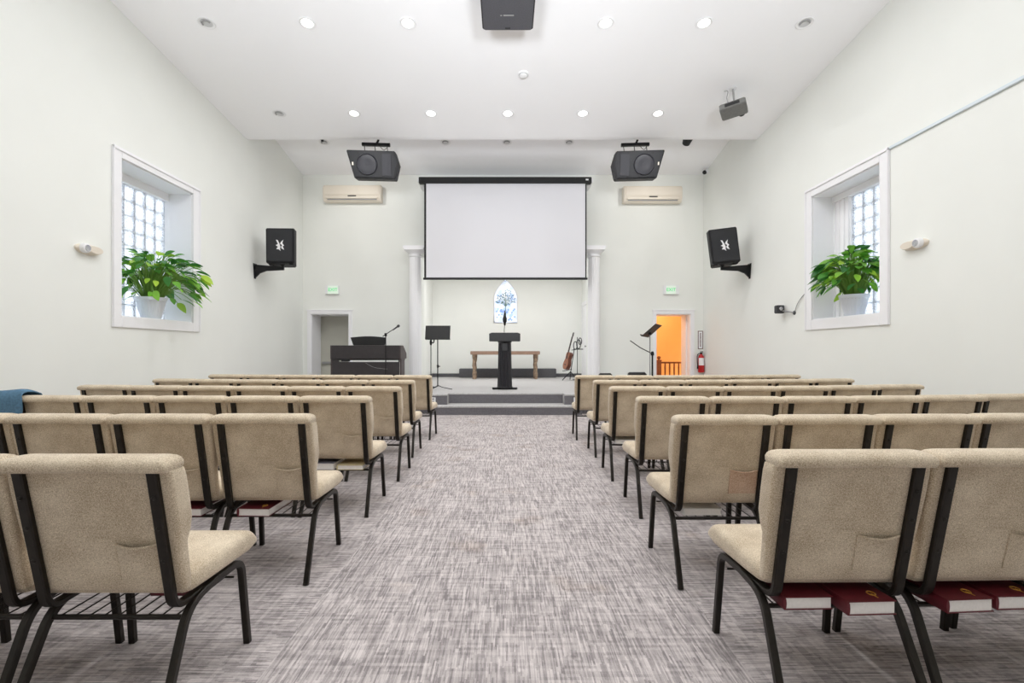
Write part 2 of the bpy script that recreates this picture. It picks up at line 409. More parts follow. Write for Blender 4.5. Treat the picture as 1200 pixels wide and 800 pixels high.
# --- doorways in the back wall
def casing(mb, x0, x1, z1, y, w=.075, d=.025):
    mb.box(x0 - w, x0, y - d, y, 0, z1).box(x1, x1 + w, y - d, y, 0, z1).box(x0 - w, x1 + w, y - d, y, z1, z1 + w)
    mb.box(x0 - w - .012, x1 + w + .012, y - d - .012, y, z1 + w, z1 + w + .022)
    mb.box(x0 - .014, x0 - .006, y - d - .008, y - d, 0, z1).box(x1 + .006, x1 + .014, y - d - .008, y - d, 0, z1)
m = MB(); casing(m, -4.49, -3.615, 2.03, YB)
t1 = struct(m, 'trim_1', M['trim'], 'white casing round the closed grey door')
m = MB().box(-4.49, -4.475, YB, YB + .56, 0, 2.03).box(-3.63, -3.615, YB, YB + .56, 0, 2.03).box(-4.475, -3.63, YB, YB + .56, 2.015, 2.03)
m.build('jamb', M['trim'], t1)
d1 = thing('door_1', 'closed grey door with a push bar at the far end of the casing', 'door', (-4.05, YB + .6, 0)); d1['kind'] = 'structure'
MB().box(-.44, .44, 0, .05, 0, 2.03).build('door_leaf', M['door'], d1)
MB().box(-.40, .40, -.05, -.03, .86, .92).box(-.40, -.34, -.03, 0, .86, .92).box(.34, .40, -.03, 0, .86, .92).build('push_bar', M['grey'], d1, bevel=.006)
m = MB(); casing(m, 3.452, 4.25, 2.03, YB)
t2 = struct(m, 'trim_2', M['trim'], 'white casing round the open doorway to the orange stairwell')
m = MB().box(3.452, 3.467, YB, YB + .56, 0, 2.03).box(4.235, 4.25, YB, YB + .56, 0, 2.03).box(3.467, 4.235, YB, YB + .56, 2.015, 2.03)
m.box(4.215, 4.235, YB + .2, YB + .24, 0, 2.015)
m.build('jamb', M['trim'], t2)
# stairwell beyond
m = MB().box(2.75, 5.6, 13.7, 13.8, 0, 3.2).box(2.65, 2.75, YB + .6, 13.8, 0, 3.2).box(5.6, 5.7, YB + .6, 13.8, 0, 3.2).box(WR + .02, 5.6, YB + .6, YB + .66, 0, 3.2)
struct(m, 'wall_stairwell', M['orange'], 'orange wall of the stairwell beyond the open doorway')
struct(MB().box(2.65, 5.7, YB + .6, 13.8, 3.1, 3.2), 'ceiling_stairwell', M['ceiling'], 'white ceiling of the stairwell')
t = thing('stair_railing', 'brown wooden balustrade in the orange stairwell doorway', 'railing', (3.88, 12.35, 0))
MB().box(.05, 1.5, -.03, .03, .86, .905).build('handrail', M['railwood'], t, bevel=.01)
MB().box(.05, 1.5, -.02, .02, .06, .10).build('bottom_rail', M['railwood'], t)
m = MB().box(-.05, .05, -.05, .05, 0, .93).box(-.06, .06, -.06, .06, .93, .95)
m.lathe([(.0, .95), (.035, .952), (.02, .97), (.045, .99), (.05, 1.01), (.035, 1.04), (0, 1.05)], 14)
m.build('newel_post', M['railwood'], t)
for i in range(11):
    MB().lathe([(.018, .1), (.018, .2), (.024, .3), (.016, .5), (.022, .75), (.018, .86)], 8, Matrix.Translation((.16 + i * .115, 0, 0))).build('baluster', M['railwood'], t)
# alcove side door casing
m = MB()
ty = 14.05
m.box(AR - .025, AR, ty, ty + .10, PZ, 2.55).box(AR - .025, AR, ty + .95, ty + 1.05, PZ, 2.55).box(AR - .025, AR, ty - .02, ty + 1.07, 2.55, 2.66)
struct(m, 'trim_3', M['trim'], 'white casing of the side door in the alcove behind the column')
d2 = thing('door_2', 'white side door in the alcove wall behind the column', 'door', (AR, ty + .52, PZ)); d2['kind'] = 'structure'
MB().box(-.012, -.002, -.42, .42, 0, 2.18).build('door_leaf', M['trim'], d2)
MB().lathe([(.012, 0), (.012, .03), (.028, .035), (.03, .05), (.02, .06), (0, .062)], 12, Matrix.Translation((-.012, -.34, .95)) @ Matrix.Rotation(-PI / 2, 4, 'Y')).build('door_handle', M['grey'], d2)

# --- recessed windows in the side walls
def window(idx, xw, sgn, y0, y1, z0, z1, oy0, oy1, oz0, oz1, depth, glass_y1, gz1, label):
    """sgn: +1 recess goes to +x, -1 to -x"""
    w = thing('window_%d' % idx, label, 'window', (xw, (y0 + y1) / 2, z0)); w['kind'] = 'structure'
    I = Matrix.Translation((-xw, -(y0 + y1) / 2, -z0))
    def bx(m, xa, xb, *r):
        a, b = xw + sgn * xa, xw + sgn * xb
        m.box(min(a, b), max(a, b), *r, T=I)
    m = MB()       # casing on the wall face
    bx(m, -.022, 0, oy0, y0, oz0, oz1); bx(m, -.022, 0, y1, oy1, oz0, oz1); bx(m, -.022, 0, y0, y1, z1, oz1); bx(m, -.022, 0, y0, y1, oz0, z0)
    bx(m, -.034, -.022, oy0, oy0 + .025, oz0, oz1); bx(m, -.034, -.022, oy1 - .025, oy1, oz0, oz1); bx(m, -.036, -.022, oy0, oy1, oz1 - .035, oz1 + .004)
    m.build('window_frame', M['trim'], w, bevel=.004)
    m = MB()
    bx(m, .0, depth, y0, y1, z0 - .002, z0 + .012)
    m.build('window_sill', M['reveal'], w)
    m = MB()
    bx(m, 0, depth, y0 - .002, y0 + .012, z0, z1); bx(m, 0, depth, y1 - .012, y1 + .002, z0, z1); bx(m, 0, depth, y0, y1, z1 - .012, z1 + .002)
    m.build('reveal', M['reveal'], w)
    m = MB()       # band above the glass and plain side strip
    bx(m, depth - .06, depth + .05, y0, y1, gz1, z1)
    if glass_y1 < y1 - .02:
        bx(m, depth - .02, depth + .05, glass_y1, y1, z0, gz1)
        for k in range(4):
            yy = glass_y1 + .03 + k * (y1 - glass_y1 - .05) / 3
            bx(m, depth - .04, depth - .02, yy - .012, yy + .012, z0, gz1)
    m.build('casing_band', M['reveal'], w)
    n_c = max(1, round((glass_y1 - y0) / .19)); n_r = round((gz1 - z0) / .19)
    cw, rh = (glass_y1 - y0) / n_c, (gz1 - z0) / n_r
    m = MB(); j = MB()
    for c in range(n_c):
        for r in range(n_r):
            a, b = y0 + c * cw + .005, y0 + (c + 1) * cw - .005; e, f = z0 + r * rh + .005, z0 + (r + 1) * rh - .005
            xa, xb = xw + sgn * (depth - .005), xw + sgn * (depth + .075); g = .018
            xi = xw + sgn * (depth + .008)
            vs = [(xi, a, e), (xi, b, e), (xi, b, f), (xi, a, f), (xa, a + g, e + g), (xa, b - g, e + g), (xa, b - g, f - g), (xa, a + g, f - g), (xb, a, e), (xb, b, e), (xb, b, f), (xb, a, f)]
            m.add(vs, [(4, 5, 6, 7), (0, 1, 5, 4), (1, 2, 6, 5), (2, 3, 7, 6), (3, 0, 4, 7), (8, 9, 1, 0), (9, 10, 2, 1), (10, 11, 3, 2), (11, 8, 0, 3), (8, 11, 10, 9)], I)
    m.build('glass_blocks', M['glassblock'], w)
    for c in range(n_c + 1):
        yy = y0 + c * cw; bx(j, depth + .004, depth + .07, yy - .005, yy + .005, z0, gz1)
    for r in range(n_r + 1):
        zz = z0 + r * rh; bx(j, depth + .004, depth + .07, y0, glass_y1, zz - .005, zz + .005)
    j.build('mortar_joints', M['mortar'], w)
    return w
window(1, WL, -1, 5.90, 7.25, 1.60, 3.52, 5.765, 7.41, 1.466, 3.63, .40, 7.25, 3.40, 'recessed glass block window beyond the oval emergency light on the speaker wall')
window(2, WR, 1, 5.89, 7.20, 1.635, 3.46, 5.745, 7.35, 1.49, 3.585, .34, 6.86, 3.36, 'recessed glass block window below the end of the wall raceway')

# --- columns
def column(x, label):
    y = 10.98
    t = thing('column', label, 'column', (x, y, PZ), group=None); t['kind'] = 'structure'
    n = 40; prof = []
    rings = []
    for z in (.14, .6, 1.4, 2.2, 2.92):
        r = .142 - .012 * (z / 2.92)
        rings.append([((r - (.006 if k % 4 in (0, 1) else 0)) * math.cos(2 * PI * k / 80), (r - (.006 if k % 4 in (0, 1) else 0)) * math.sin(2 * PI * k / 80), z) for k in range(80)])
    MB().loft(rings).build('shaft', M['trim'], t)
    MB().lathe([(0, .06), (.19, .06), (.195, .09), (.165, .105), (.17, .13), (.142, .14)], 32).box(-.19, .19, -.19, .19, 0, .06).build('base', M['trim'], t)
    m = MB().lathe([(.13, 2.92), (.15, 2.93), (.15, 2.95), (.14, 2.96), (.14, 2.99), (.17, 3.02), (.20, 3.06)], 32)
    m.box(-.215, .215, -.215, .215, 3.06, 3.10).box(-.235, .235, -.215, .215, 3.10, 3.15)
    m.build('capital', M['trim'], t)
column(-2.05, 'white fluted column between the piano and the lone music stand')
column(1.98, 'white fluted column beside the guitar and the floor monitors')

# ------------------------------------------------------------------ church chairs
P = 0.52
def rrect(cx, y0, y1, hw, z, rad, n=5, skew=0):
    """rounded rectangle ring in x-y, y0 rear (radius small) y1 front"""
    ring = []
    d = y1 - y0
    for (sx, yc, a0, rr) in ((1, y1, 0, rad), (-1, y1, PI / 2, rad), (-1, y0, PI, min(rad, d * .45) * .6), (1, y0, 1.5 * PI, min(rad, d * .45) * .6)):
        rr = min(rr, d * .48)
        ox = cx + sx * (hw - rr); oy = yc - rr if yc == y1 else yc + rr
        for k in range(n + 1):
            a = a0 + PI / 2 * k / n
            ring.append((ox + rr * math.cos(a), oy + rr * math.sin(a), z))
    return ring
def back_y(z):                                 # rear face of the back panel
    return 0.024 + (0.825 - z) * 0.205 if z <= .825 else 0.024
def chair_meshes(near):
    t = thing('church_chair', 'x', 'chair', (0, 0, 0), group='church chairs in rows')
    # --- backrest: lofted upward, tilted; roll at the top overhangs the rear face
    rings = []
    S = [(.400, .020, .232), (.403, .036, .241), (.412, .047, .245), (.45, .052, .246), (.52, .054, .247), (.565, .056, .248), (.60, .074, .251), (.64, .085, .254), (.72, .088, .2545), (.79, .086, .255), (.818, .084, .253)]
    for z, th, hw in S:
        y = back_y(z) + {.400: .018, .403: .007, .412: .001}.get(z, 0); rings.append(rrect(0, y, y + th, hw, z - (.010 if z > .7 else 0), .024))
    roll = [(.821, -.003, .082, .250), (.829, -.008, .084, .2535), (.842, -.010, .084, .254), (.853, -.006, .080, .249), (.860, .004, .072, .242), (.865, .016, .058, .233), (.867, .028, .046, .220)]
    for z, yr, yf, hw in roll: rings.append(rrect(0, .004 + yr, .022 + yf, hw, z - .010, .024))
    b = MB().loft(rings).build('backrest', M['fabric'], t, angle=60)
    # --- seat
    rings = []
    for y, zt, zb, hw in ((.130, .425, .395, .225), (.138, .44, .385, .240), (.165, .452, .380, .250), (.25, .452, .376, .251), (.38, .456, .372, .251), (.46, .458, .368, .250), (.51, .452, .366, .249), (.545, .438, .370, .246), (.562, .415, .380, .244), (.566, .398, .388, .235)):
        ring = []; r = min(.03, (zt - zb) * .45)
        for sx, zc, a0 in ((1, zt, 0), (-1, zt, PI / 2), (-1, zb, PI), (1, zb, 1.5 * PI)):
            ox = sx * (hw - r); oz = zc - r if zc == zt else zc + r
            for k in range(5):
                a = a0 + PI / 2 * k / 4
                bulge = .008 * (1 - ((ox + r * math.cos(a)) / hw) ** 2) if zc == zt else 0
                ring.append((ox + r * math.cos(a), y, oz + r * math.sin(a) + bulge))
        rings.append(ring)
    MB().loft(rings).build('seat', M['fabric'], t, angle=60)
    # --- frame: uprights, legs
    for s in (-1, 1):
        x = s * .204
        path = fillet([(x, back_y(.81) - .008, .81), (x, back_y(.347) - .010, .347), (x * 1.05, .30, .349)], .048, 7)
        u = MB()
        rings = []
        for i, p in enumerate(path):
            tq = (path[min(i + 1, len(path) - 1)] - path[max(i - 1, 0)]).normalized(); X = Vector((1, 0, 0)); w = tq.cross(X).normalized()
            ring = []
            for dx, dw in ((-.0165, -.006), (-.0125, -.010), (.0125, -.010), (.0165, -.006), (.0165, .006), (.0125, .010), (-.0125, .010), (-.0165, .006)):
                ring.append(p + X * dx + w * dw)
            rings.append(ring)
        ub = u.loft(rings).build('upright', M['frame'], t)
        if near:
            for z in (.73, .63, .52):
                MB().lathe([(0, .0065), (.005, .006), (.0075, .003), (.0075, -.002), (0, -.002)], 10, Matrix.Translation((x, back_y(z) - .0165, z)) @ Matrix.Rotation(PI / 2 + .2, 4, 'X')).build('bolt', M['frame'], ub)
        xl = s * .224
        def leg(path):
            rings = []
            for i, p in enumerate(path):
                tq = (path[min(i + 1, len(path) - 1)] - path[max(i - 1, 0)]).normalized(); X = Vector((1, 0, 0)); w = tq.cross(X).normalized()
                rings.append([p + X * dx + w * dw for dx, dw in ((-.0125, -.009), (-.009, -.0125), (.009, -.0125), (.0125, -.009), (.0125, .009), (.009, .0125), (-.009, .0125), (-.0125, .009))])
            return MB().loft(rings)
        leg(fillet([(xl, .31, .352), (xl, .155, .338), (s * .236, -.005, 0)], .075, 7)).build('leg', M['frame'], t)
        leg(fillet([(xl, .31, .352), (xl, .475, .348), (s * .232, .512, 0)], .05, 7)).build('leg', M['frame'], t)
    # --- book rack
    m = MB()
    m.tube([(-.225, .146, .302), (.225, .146, .302)], .0085, 8, r2=.0085)
    m.tube([(-.222, .43, .302), (.222, .43, .302)], .004, 6)
    for k in range(9):
        xx = -.19 + k * .0475; m.tube([(xx, .146, .306), (xx, .43, .304), (xx, .445, .33)], .0028, 5)
    m.tube([(-.19, .445, .332), (.19, .445, .332)], .0028, 5)
    m.build('book_rack', M['frame'], t)
    # --- pocket on the back
    px, pw = .115, .068
    vs = []; fs = []; nx, nz = 9, 7
    for j in range(nz):
        for i in range(nx):
            zz = .445 + .125 * j / (nz - 1); xx = px - pw + 2 * pw * i / (nx - 1)
            bow = .016 * math.sin(PI * i / (nx - 1)) * (j / (nz - 1)) + .002
            zz2 = zz - (.008 * math.sin(PI * i / (nx - 1)) if j == nz - 1 else 0)
            vs.append((xx, back_y(zz) - bow, zz2))
    for j in range(nz - 1):
        for i in range(nx - 1): fs.append((j * nx + i, j * nx + i + 1, (j + 1) * nx + i + 1, (j + 1) * nx + i))
    m = MB().add(vs, fs)
    vs2 = [(x, y + .003 + (back_y(z) - y) * .5, z) for x, y, z in vs]
    m.add(vs2, [tuple(reversed(f)) for f in fs])
    ed = [vs[(nz - 1) * nx + i] for i in range(nx)]
    m.tube([(x, y - .001, z) for x, y, z in ed], .0042, 6)
    m.tube([vs[j * nx] for j in range(nz)], .0026, 5); m.tube([vs[j * nx + nx - 1] for j in range(nz)], .0026, 5)
    m.build('pocket', M['fabric'], t)
    return t
proto_near = chair_meshes(True); proto_far = chair_meshes(False)
bpy.context.view_layer.update()
used = {True: False, False: False}
pocket_stained = None
NUM = ['nearest the aisle', 'second from the aisle', 'third from the aisle', 'fourth from the aisle', 'fifth from the aisle', 'sixth from the aisle']
ROWN = {1: 'row farthest from the stage', 2: 'fifth row from the stage', 3: 'fourth row from the stage', 4: 'third row from the stage', 5: 'second row from the stage', 6: 'row nearest the stage'}
SIDE = {'L': 'piano side', 'R': 'extinguisher side'}
# aisle end (x at the rear top edge), depth, turn of the first chair, further turn of each next, how many
ROWS = {('L', 1): (-1.02, 1.46, 0, .01, 3), ('L', 2): (-.985, 2.46, -.03, .03, 5), ('L', 3): (-.965, 3.45, 0, .01, 6), ('L', 4): (-.950, 4.39, .02, .02, 6), ('L', 5): (-1.01, 5.37, .02, .03, 6), ('L', 6): (-.985, 6.42, .06, .01, 6),
        ('R', 1): (.856, 1.53, .01, .03, 3), ('R', 2): (.840, 2.41, 0, .025, 5), ('R', 3): (.925, 3.43, -.04, .045, 6), ('R', 4): (.940, 4.41, -.04, .055, 6), ('R', 5): (.968, 5.38, 0, .04, 6), ('R', 6): (.91, 6.43, -.06, .05, 6)}
CH = {}
for (side, row), (x, y, a, b, n) in ROWS.items():
    sg = 1 if side == 'R' else -1
    for i in range(n):
        near = row <= 3
        pr = proto_near if near else proto_far
        if used[near]: c = copy_tree(pr)
        else: c = pr; used[near] = True
        th = a + b * i
        dx, dy = sg * P * math.cos(th), P * math.sin(th)
        c.location = (x + dx / 2, y + dy / 2, 0); c.rotation_euler = (0, 0, sg * th * .5)
        c['label'] = 'beige church chair, %s, %s, %s' % (SIDE[side], NUM[i], ROWN[row])
        CH[side, row, i] = c
        x += dx; y += dy
bpy.context.view_layer.update()
for key in (('R', 2, 0),):
    for ch in CH[key].children:
        if ch.name.startswith('pocket'):
            me = ch.data.copy(); me.materials[0] = M['stained']; ch.data = me; ch['label'] = 'pocket with a reddish stain'

# ------------------------------------------------------------------ books on the racks
def book(key, lx, ly, rz, w, d, h, label, cover='maroon', emblem=True, z=.3118):
    c = CH[key]
    R = Matrix.Translation(c.location) @ Matrix.Rotation(c.rotation_euler.z, 4, 'Z')
    p = R @ Vector((lx, ly, z))
    t = thing('book', label, 'book', p, (0, 0, c.rotation_euler.z + rz), 'books on the chair racks')
    m = MB().box(-w / 2, w / 2, 0, d, 0, .003).box(-w / 2, w / 2, 0, d, h - .003, h)
    m.tube([(-w / 2 + .002, 0, h / 2), (-w / 2 + .002, d, h / 2)], h / 2, 10, r2=.006, up=(0, 0, 1))
    m.build('cover', M[cover], t)
    MB().box(-w / 2 + .003, w / 2 - .004, .004, d - .004, .003, h - .003).build('page_block', M['pages'], t)
    if emblem:
        MB().tube([(.012 * math.cos(q) + w * .22, .05 + .014 * math.sin(q), h + .0006) for q in [k * 2 * PI / 12 for k in range(12)]], .0022, 5, closed=True).box(w * .22 - .002, w * .22 + .002, .02, .05, h, h + .001).build('gold_stamp', M['gold'], t)
    return t
K = ('R', 1, 0); book(K, -.10, .10, .02, .165, .23, .043, 'plain maroon book under the aisle-end chair, extinguisher-side row farthest from the stage', emblem=False)
book(K, .088, .065, .04, .165, .235, .046, 'gold-stamped maroon book under the aisle-end chair, extinguisher-side row farthest from the stage')
K = ('R', 1, 1); book(K, -.092, .07, .05, .165, .24, .045, 'slanting maroon book under the second chair, extinguisher-side row farthest from the stage')
book(K, .093, .085, .02, .165, .235, .046, 'gold-stamped maroon book beside the slanting book under the second chair, extinguisher side')
K = ('R', 2, 0); book(K, -.06, .16, .0, .20, .24, .035, 'white-covered book under the stained-pocket aisle chair on the extinguisher side', 'white', False)
K = ('R', 4, 0); book(K, -.06, .15, .0, .24, .24, .035, 'white-covered book under the aisle chair, third row from the stage, extinguisher side', 'white', False)
K = ('L', 1, 0); book(K, .19, .335, PI / 2 + .0, .14, .17, .035, 'small maroon book under the aisle-end chair, piano-side row farthest from the stage', emblem=False)
K = ('L', 2, 0); book(K, -.08, .10, -.06, .17, .25, .042, 'maroon book under the aisle-end chair of the fifth piano-side row from the stage')
K = ('L', 2, 1); book(K, .07, .11, -.05, .19, .25, .042, 'maroon book with wide white pages under the second chair, fifth piano-side row from the stage', emblem=False)
K = ('L', 3, 0); book(K, -.105, .10, -.03, .15, .23, .05, 'grey patterned book under the aisle chair, fourth piano-side row from the stage', 'cover_grey', False)
book(K, .085, .10, .0, .19, .24, .035, 'cream-covered book beside the grey patterned book on the same rack', 'cover_cream', False)

# ------------------------------------------------------------------ blue jacket over a chair back
c = CH['L', 3, 5]
R = Matrix.Translation(c.location) @ Matrix.Rotation(c.rotation_euler.z, 4, 'Z')
prof = [(-.030, .66), (-.028, .70), (-.024, .76), (-.022, .81), (-.020, .85), (-.008, .879), (.02, .888), (.06, .884), (.105, .868), (.122, .83), (.134, .76), (.15, .68)]
vs = []; fs = []; nx = 22
for i in range(nx):
    u = i / (nx - 1); xx = -.20 + .56 * u
    for j, (yy, zz) in enumerate(prof):
        k = .006 * math.sin(u * 17 + j * .6) + .004 * math.sin(u * 37 + j)
        drop = -.05 * math.sin(u * 3) if j == 0 else 0
        hump = .008 * math.sin(u * 6.5 + 1)
        vs.append((xx + (.008 * math.sin(j * .9) if i == nx - 1 else 0), yy + (-abs(k) if j < 5 else abs(k) * .6), zz + drop + hump * (1 if 3 < j < 9 else .3) + (.006 if 4 < j < 9 else 0) - (.02 * max(0, u - .93) / .07 if 4 < j < 9 else 0)))
npf = len(prof)
for i in range(nx - 1):
    for j in range(npf - 1): fs.append((i * npf + j, i * npf + j + 1, (i + 1) * npf + j + 1, (i + 1) * npf + j))
jk = MB().add(vs, fs).build('jacket', M['denim'], angle=180)
jk.matrix_world = R
sol = jk.modifiers.new('solid', 'SOLIDIFY'); sol.thickness = .006; sol.offset = 1
tag(jk, 'blue jacket draped over chair backs at the wall end of a piano-side row', 'jacket')

# ------------------------------------------------------------------ plants
def plant(x, y, z, R0, Hp, n, spread, height, label, seed, lean=(0, 0), droop=1.0, glossy=0):
    rnd = random.Random(seed)
    t = thing('potted_plant', label, 'plant', (x, y, z))
    # fluted pot
    rings = []
    nn = 72
    for zz, r, fl in ((0, R0 * .60, 0), (.01, R0 * .64, .0), (.03, R0 * .68, .008), (Hp * .45, R0 * .84, .010), (Hp * .78, R0 * .95, .010), (Hp * .84, R0 * .98, 0), (Hp * .86, R0 * 1.04, 0), (Hp, R0 * 1.08, 0), (Hp, R0 * .98, 0), (Hp * .8, R0 * .92, 0)):
        rings.append([((r - (fl if k % 3 == 0 else 0)) * math.cos(2 * PI * k / nn), (r - (fl if k % 3 == 0 else 0)) * math.sin(2 * PI * k / nn), zz) for k in range(nn)])
    MB().loft(rings).build('pot', M['pot'], t, angle=50)
    MB().lathe([(R0 * .93, Hp * .80), (R0 * .93, Hp * .88), (0, Hp * .9)], 24).build('soil', M['soil'], t)
    L = MB(); S = MB()
    for i in range(n):
        a = rnd.uniform(0, 2 * PI); q = rnd.random() ** .7
        tilt = q * 1.42
        ln = rnd.uniform(.75, 1.1)
        base = Vector((R0 * .5 * q * math.cos(a), R0 * .5 * q * math.sin(a), Hp * .86))
        out = Vector((math.cos(a), math.sin(a), 0))
        rr = spread * math.sin(tilt) * ln; hh = height * math.cos(tilt * .85) * ln + (.04 if q > .7 else 0)
        tip = base + out * max(.02, rr - R0 * .4 * q) + Vector((lean[0] * rnd.random(), lean[1] * rnd.random(), hh))
        if q > .9: tip.z -= rnd.uniform(.0, .18) * droop
        mid = (base + tip) / 2 + Vector((0, 0, .10 * q + .03))
        pth = bez([base, mid, tip], 3)
        S.tube(pth, .0045, 4)
        # leaf
        ll = rnd.uniform(.13, .21); lw = ll * rnd.uniform(.40, .56)
        d = (out * (.5 + q) + Vector((0, 0, .55 - 1.1 * q + rnd.uniform(-.35, .35)))).normalized()
        d = (d + Vector((rnd.uniform(-.4, .4), rnd.uniform(-.4, .4), 0))).normalized()
        side = d.cross(Vector((0, 0, 1)) + Vector((rnd.uniform(-.7, .7), rnd.uniform(-.7, .7), 0))).normalized(); nrm = side.cross(d).normalized()
        vs = []; fs = []; W = (0, .62, .95, 1.0, .86, .55, .0)
        for k in range(7):
            u = k / 6; cpt = tip + d * (ll * u) - nrm * 0 + Vector((0, 0, -.30 * ll * u * u)) 
            w = lw / 2 * W[k]
            vs += [cpt - side * w + nrm * (.22 * w), cpt, cpt + side * w + nrm * (.22 * w)]
        for k in range(6):
            for q2 in (0, 1): fs.append((k * 3 + q2, k * 3 + q2 + 1, k * 3 + q2 + 4, k * 3 + q2 + 3))
        L.add(vs, fs)
    # keep leaves out of the wall and glass
    for p in L.v + S.v:
        wx = p.x + x
        if wx < -5.06: p.x = -5.06 - x + (wx + 5.06) * .05
        if wx > 4.86: p.x = 4.86 - x + (wx - 4.86) * .05
        inside = (wx < WL + .12) or (wx > WR - .12)
        yy = p.y + y
        if inside:
            if yy < 5.93: p.y = 5.93 - y
            lim = 7.22 if x < 0 else 7.17
            if yy > lim: p.y = lim - y
            if p.z < .035: p.z = .035
    L.build('foliage', M['leaf'], t, angle=180); S.build('stem', M['stemgreen'], t)
    return t
plant(-4.83, 6.62, 1.613, .175, .29, 230, .48, .60, 'bushy green plant with drooping leaves in a white fluted pot, piano-side window', 3, (.10, .05), 1.3)
plant(4.695, 6.56, 1.648, .165, .285, 230, .36, .58, 'upright bright green plant in a white fluted pot, raceway-side window', 11, (-.06, .0), .8)

# ------------------------------------------------------------------ ceiling lights
def lamp_light(name, loc, power, size=.14, color=(1, .995, .99), rot=(0, 0, 0), spread=PI):
    l = bpy.data.lights.new(name, 'AREA'); l.shape = 'DISK'; l.size = size; l.energy = power; l.color = color; l.spread = spread
    o = bpy.data.objects.new(name, l); COL.objects.link(o); o.location = loc; o.rotation_euler = rot
    return o
SL = math.atan(.105); SL2 = math.atan(.177)
def downlight(x, y, lit, label, power, hf=h_front, sl=SL):
    z = hf(y)
    t = thing('ceiling_light', label, 'ceiling light', (x, y, z - .002), (-sl, 0, 0), 'recessed ceiling lights')
    MB().lathe([(.070, 0), (.098, 0), (.104, -.004), (.098, -.009), (.078, -.007), (.070, -.002)], 28).build('trim_ring', M['whiteplastic'], t)
    if lit: MB().lathe([(0, -.004), (.07, -.003), (.074, -.0015), (0, -.0015)], 24).build('lens', M['lens'], t)
    else:
        MB().lathe([(0, -.001), (.072, -.001), (.072, -.0025), (0, -.0025)], 24).build('lens', M['lensoff'], t)
        MB().tube([(.055 * math.cos(q), .055 * math.sin(q), -.012) for q in [PI * .9 + k * PI / 12 for k in range(13)]], .010, 6).build('eyeball_rim', M['grey'], t)
    if power: lamp_light('downlight_and_fill', (x, y, z - .03), power)
    return t
PW = 16
WORDS = ['nearest the piano wall', 'second from the piano wall', 'third from the piano wall', 'second from the projector', 'nearest the projector']
for i, x in enumerate((-2.50, -1.235, .03, 1.263, 2.50)):
    downlight(x, 8.0, True, 'glowing recessed ceiling light in the row by the ceiling drop, %s' % WORDS[i], PW)
for x, lab in ((-2.49, 'glowing recessed light in the row beside the big ceiling speaker, nearest the piano wall'), (-1.23, 'glowing recessed light next to the big ceiling speaker, piano side'), (1.25, 'glowing recessed light next to the big ceiling speaker, projector side'), (2.48, 'glowing recessed light in the row beside the big ceiling speaker, nearest the projector wall')):
    downlight(x, 6.09, True, lab, PW)
downlight(-3.73, 8.0, False, 'unlit recessed light near the piano wall in the row by the ceiling drop', 0)
downlight(-3.75, 6.09, False, 'unlit recessed light near the piano wall, level with the big ceiling speaker', 0)
downlight(3.74, 6.09, False, 'unlit recessed light near the raceway wall, level with the big ceiling speaker', 0)
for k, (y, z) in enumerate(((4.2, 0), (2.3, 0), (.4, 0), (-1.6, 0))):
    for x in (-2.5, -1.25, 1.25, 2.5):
        lamp_light('downlight_and_fill', (x, y, h_front(max(y, .5)) - .12), 11)  # extra lamps added out of view, without fixtures, to brighten the hall
for u, lab in ((380, 'unlit recessed light above the stage near the piano corner'), (522, 'unlit recessed light above the stage, over the piano end of the screen'), (594, 'unlit recessed light above the middle of the screen'), (667, 'unlit recessed light above the stage, over the guitar end of the screen')):
    y = 9.95
    downlight((u - CX) * y / F, y, False, lab, 0, h_stage, SL2)
# smoke detector
t = thing('smoke_detector', 'white round smoke detector on the ceiling between the light rows', 'smoke detector', (.25, 7.04, h_front(7.04)), (-SL, 0, 0))
MB().lathe([(.075, 0), (.075, -.012), (.068, -.016)], 28).build('base', M['whiteplastic'], t)
MB().lathe([(.062, -.014), (.060, -.03), (.045, -.042), (0, -.044)], 28).build('cover', M['whiteplastic'], t)
MB().lathe([(.0635, -.020), (.0645, -.022), (.0645, -.026), (.0625, -.028)], 28).build('vent_ring', M['grey'], t)

# ------------------------------------------------------------------ speakers
# big box on the ceiling above the aisle
t = thing('ceiling_speaker', 'large dark grey box speaker mounted flat under the ceiling above the aisle', 'speaker', (.02, 5.5, 5.0))
def rbox2(m, x0, x1, y0, y1, z0, z1, r, n=5):
    ring = []
    for cx, cy, a0 in ((x1 - r, y1 - r, 0), (x0 + r, y1 - r, PI / 2), (x0 + r, y0 + r, PI), (x1 - r, y0 + r, 1.5 * PI)):
        for k in range(n + 1): ring.append((cx + r * math.cos(a0 + PI / 2 * k / n), cy + r * math.sin(a0 + PI / 2 * k / n)))
    m.loft([[(x, y, z0) for x, y in ring], [(x, y, z1) for x, y in ring]])
m = MB(); rbox2(m, -.30, .30, -.36, .31, .012, .262, .03); m.build('cabinet', M['cab'], t, bevel=.006)
m = MB(); rbox2(m, -.285, .285, -.345, .295, 0, .013, .03); m.build('grille', M['greygrille'], t)
MB().box(-.05, .07, .03, .05, -.004, .001).box(-.085, -.065, .035, .047, -.004, .001).build('badge', M['grey'], t)
MB().box(-.03, .03, .25, .27, -.003, .001).build('port', M['black'], t)
for sx in (-.22, .22):
    for sy in (-.25, .2): MB().lathe([(.02, .26), (.02, .32 - .105 * sy), (.035, .322 - .105 * sy)], 10, Matrix.Translation((sx, sy, 0))).build('mount', M['blackmetal'], t)

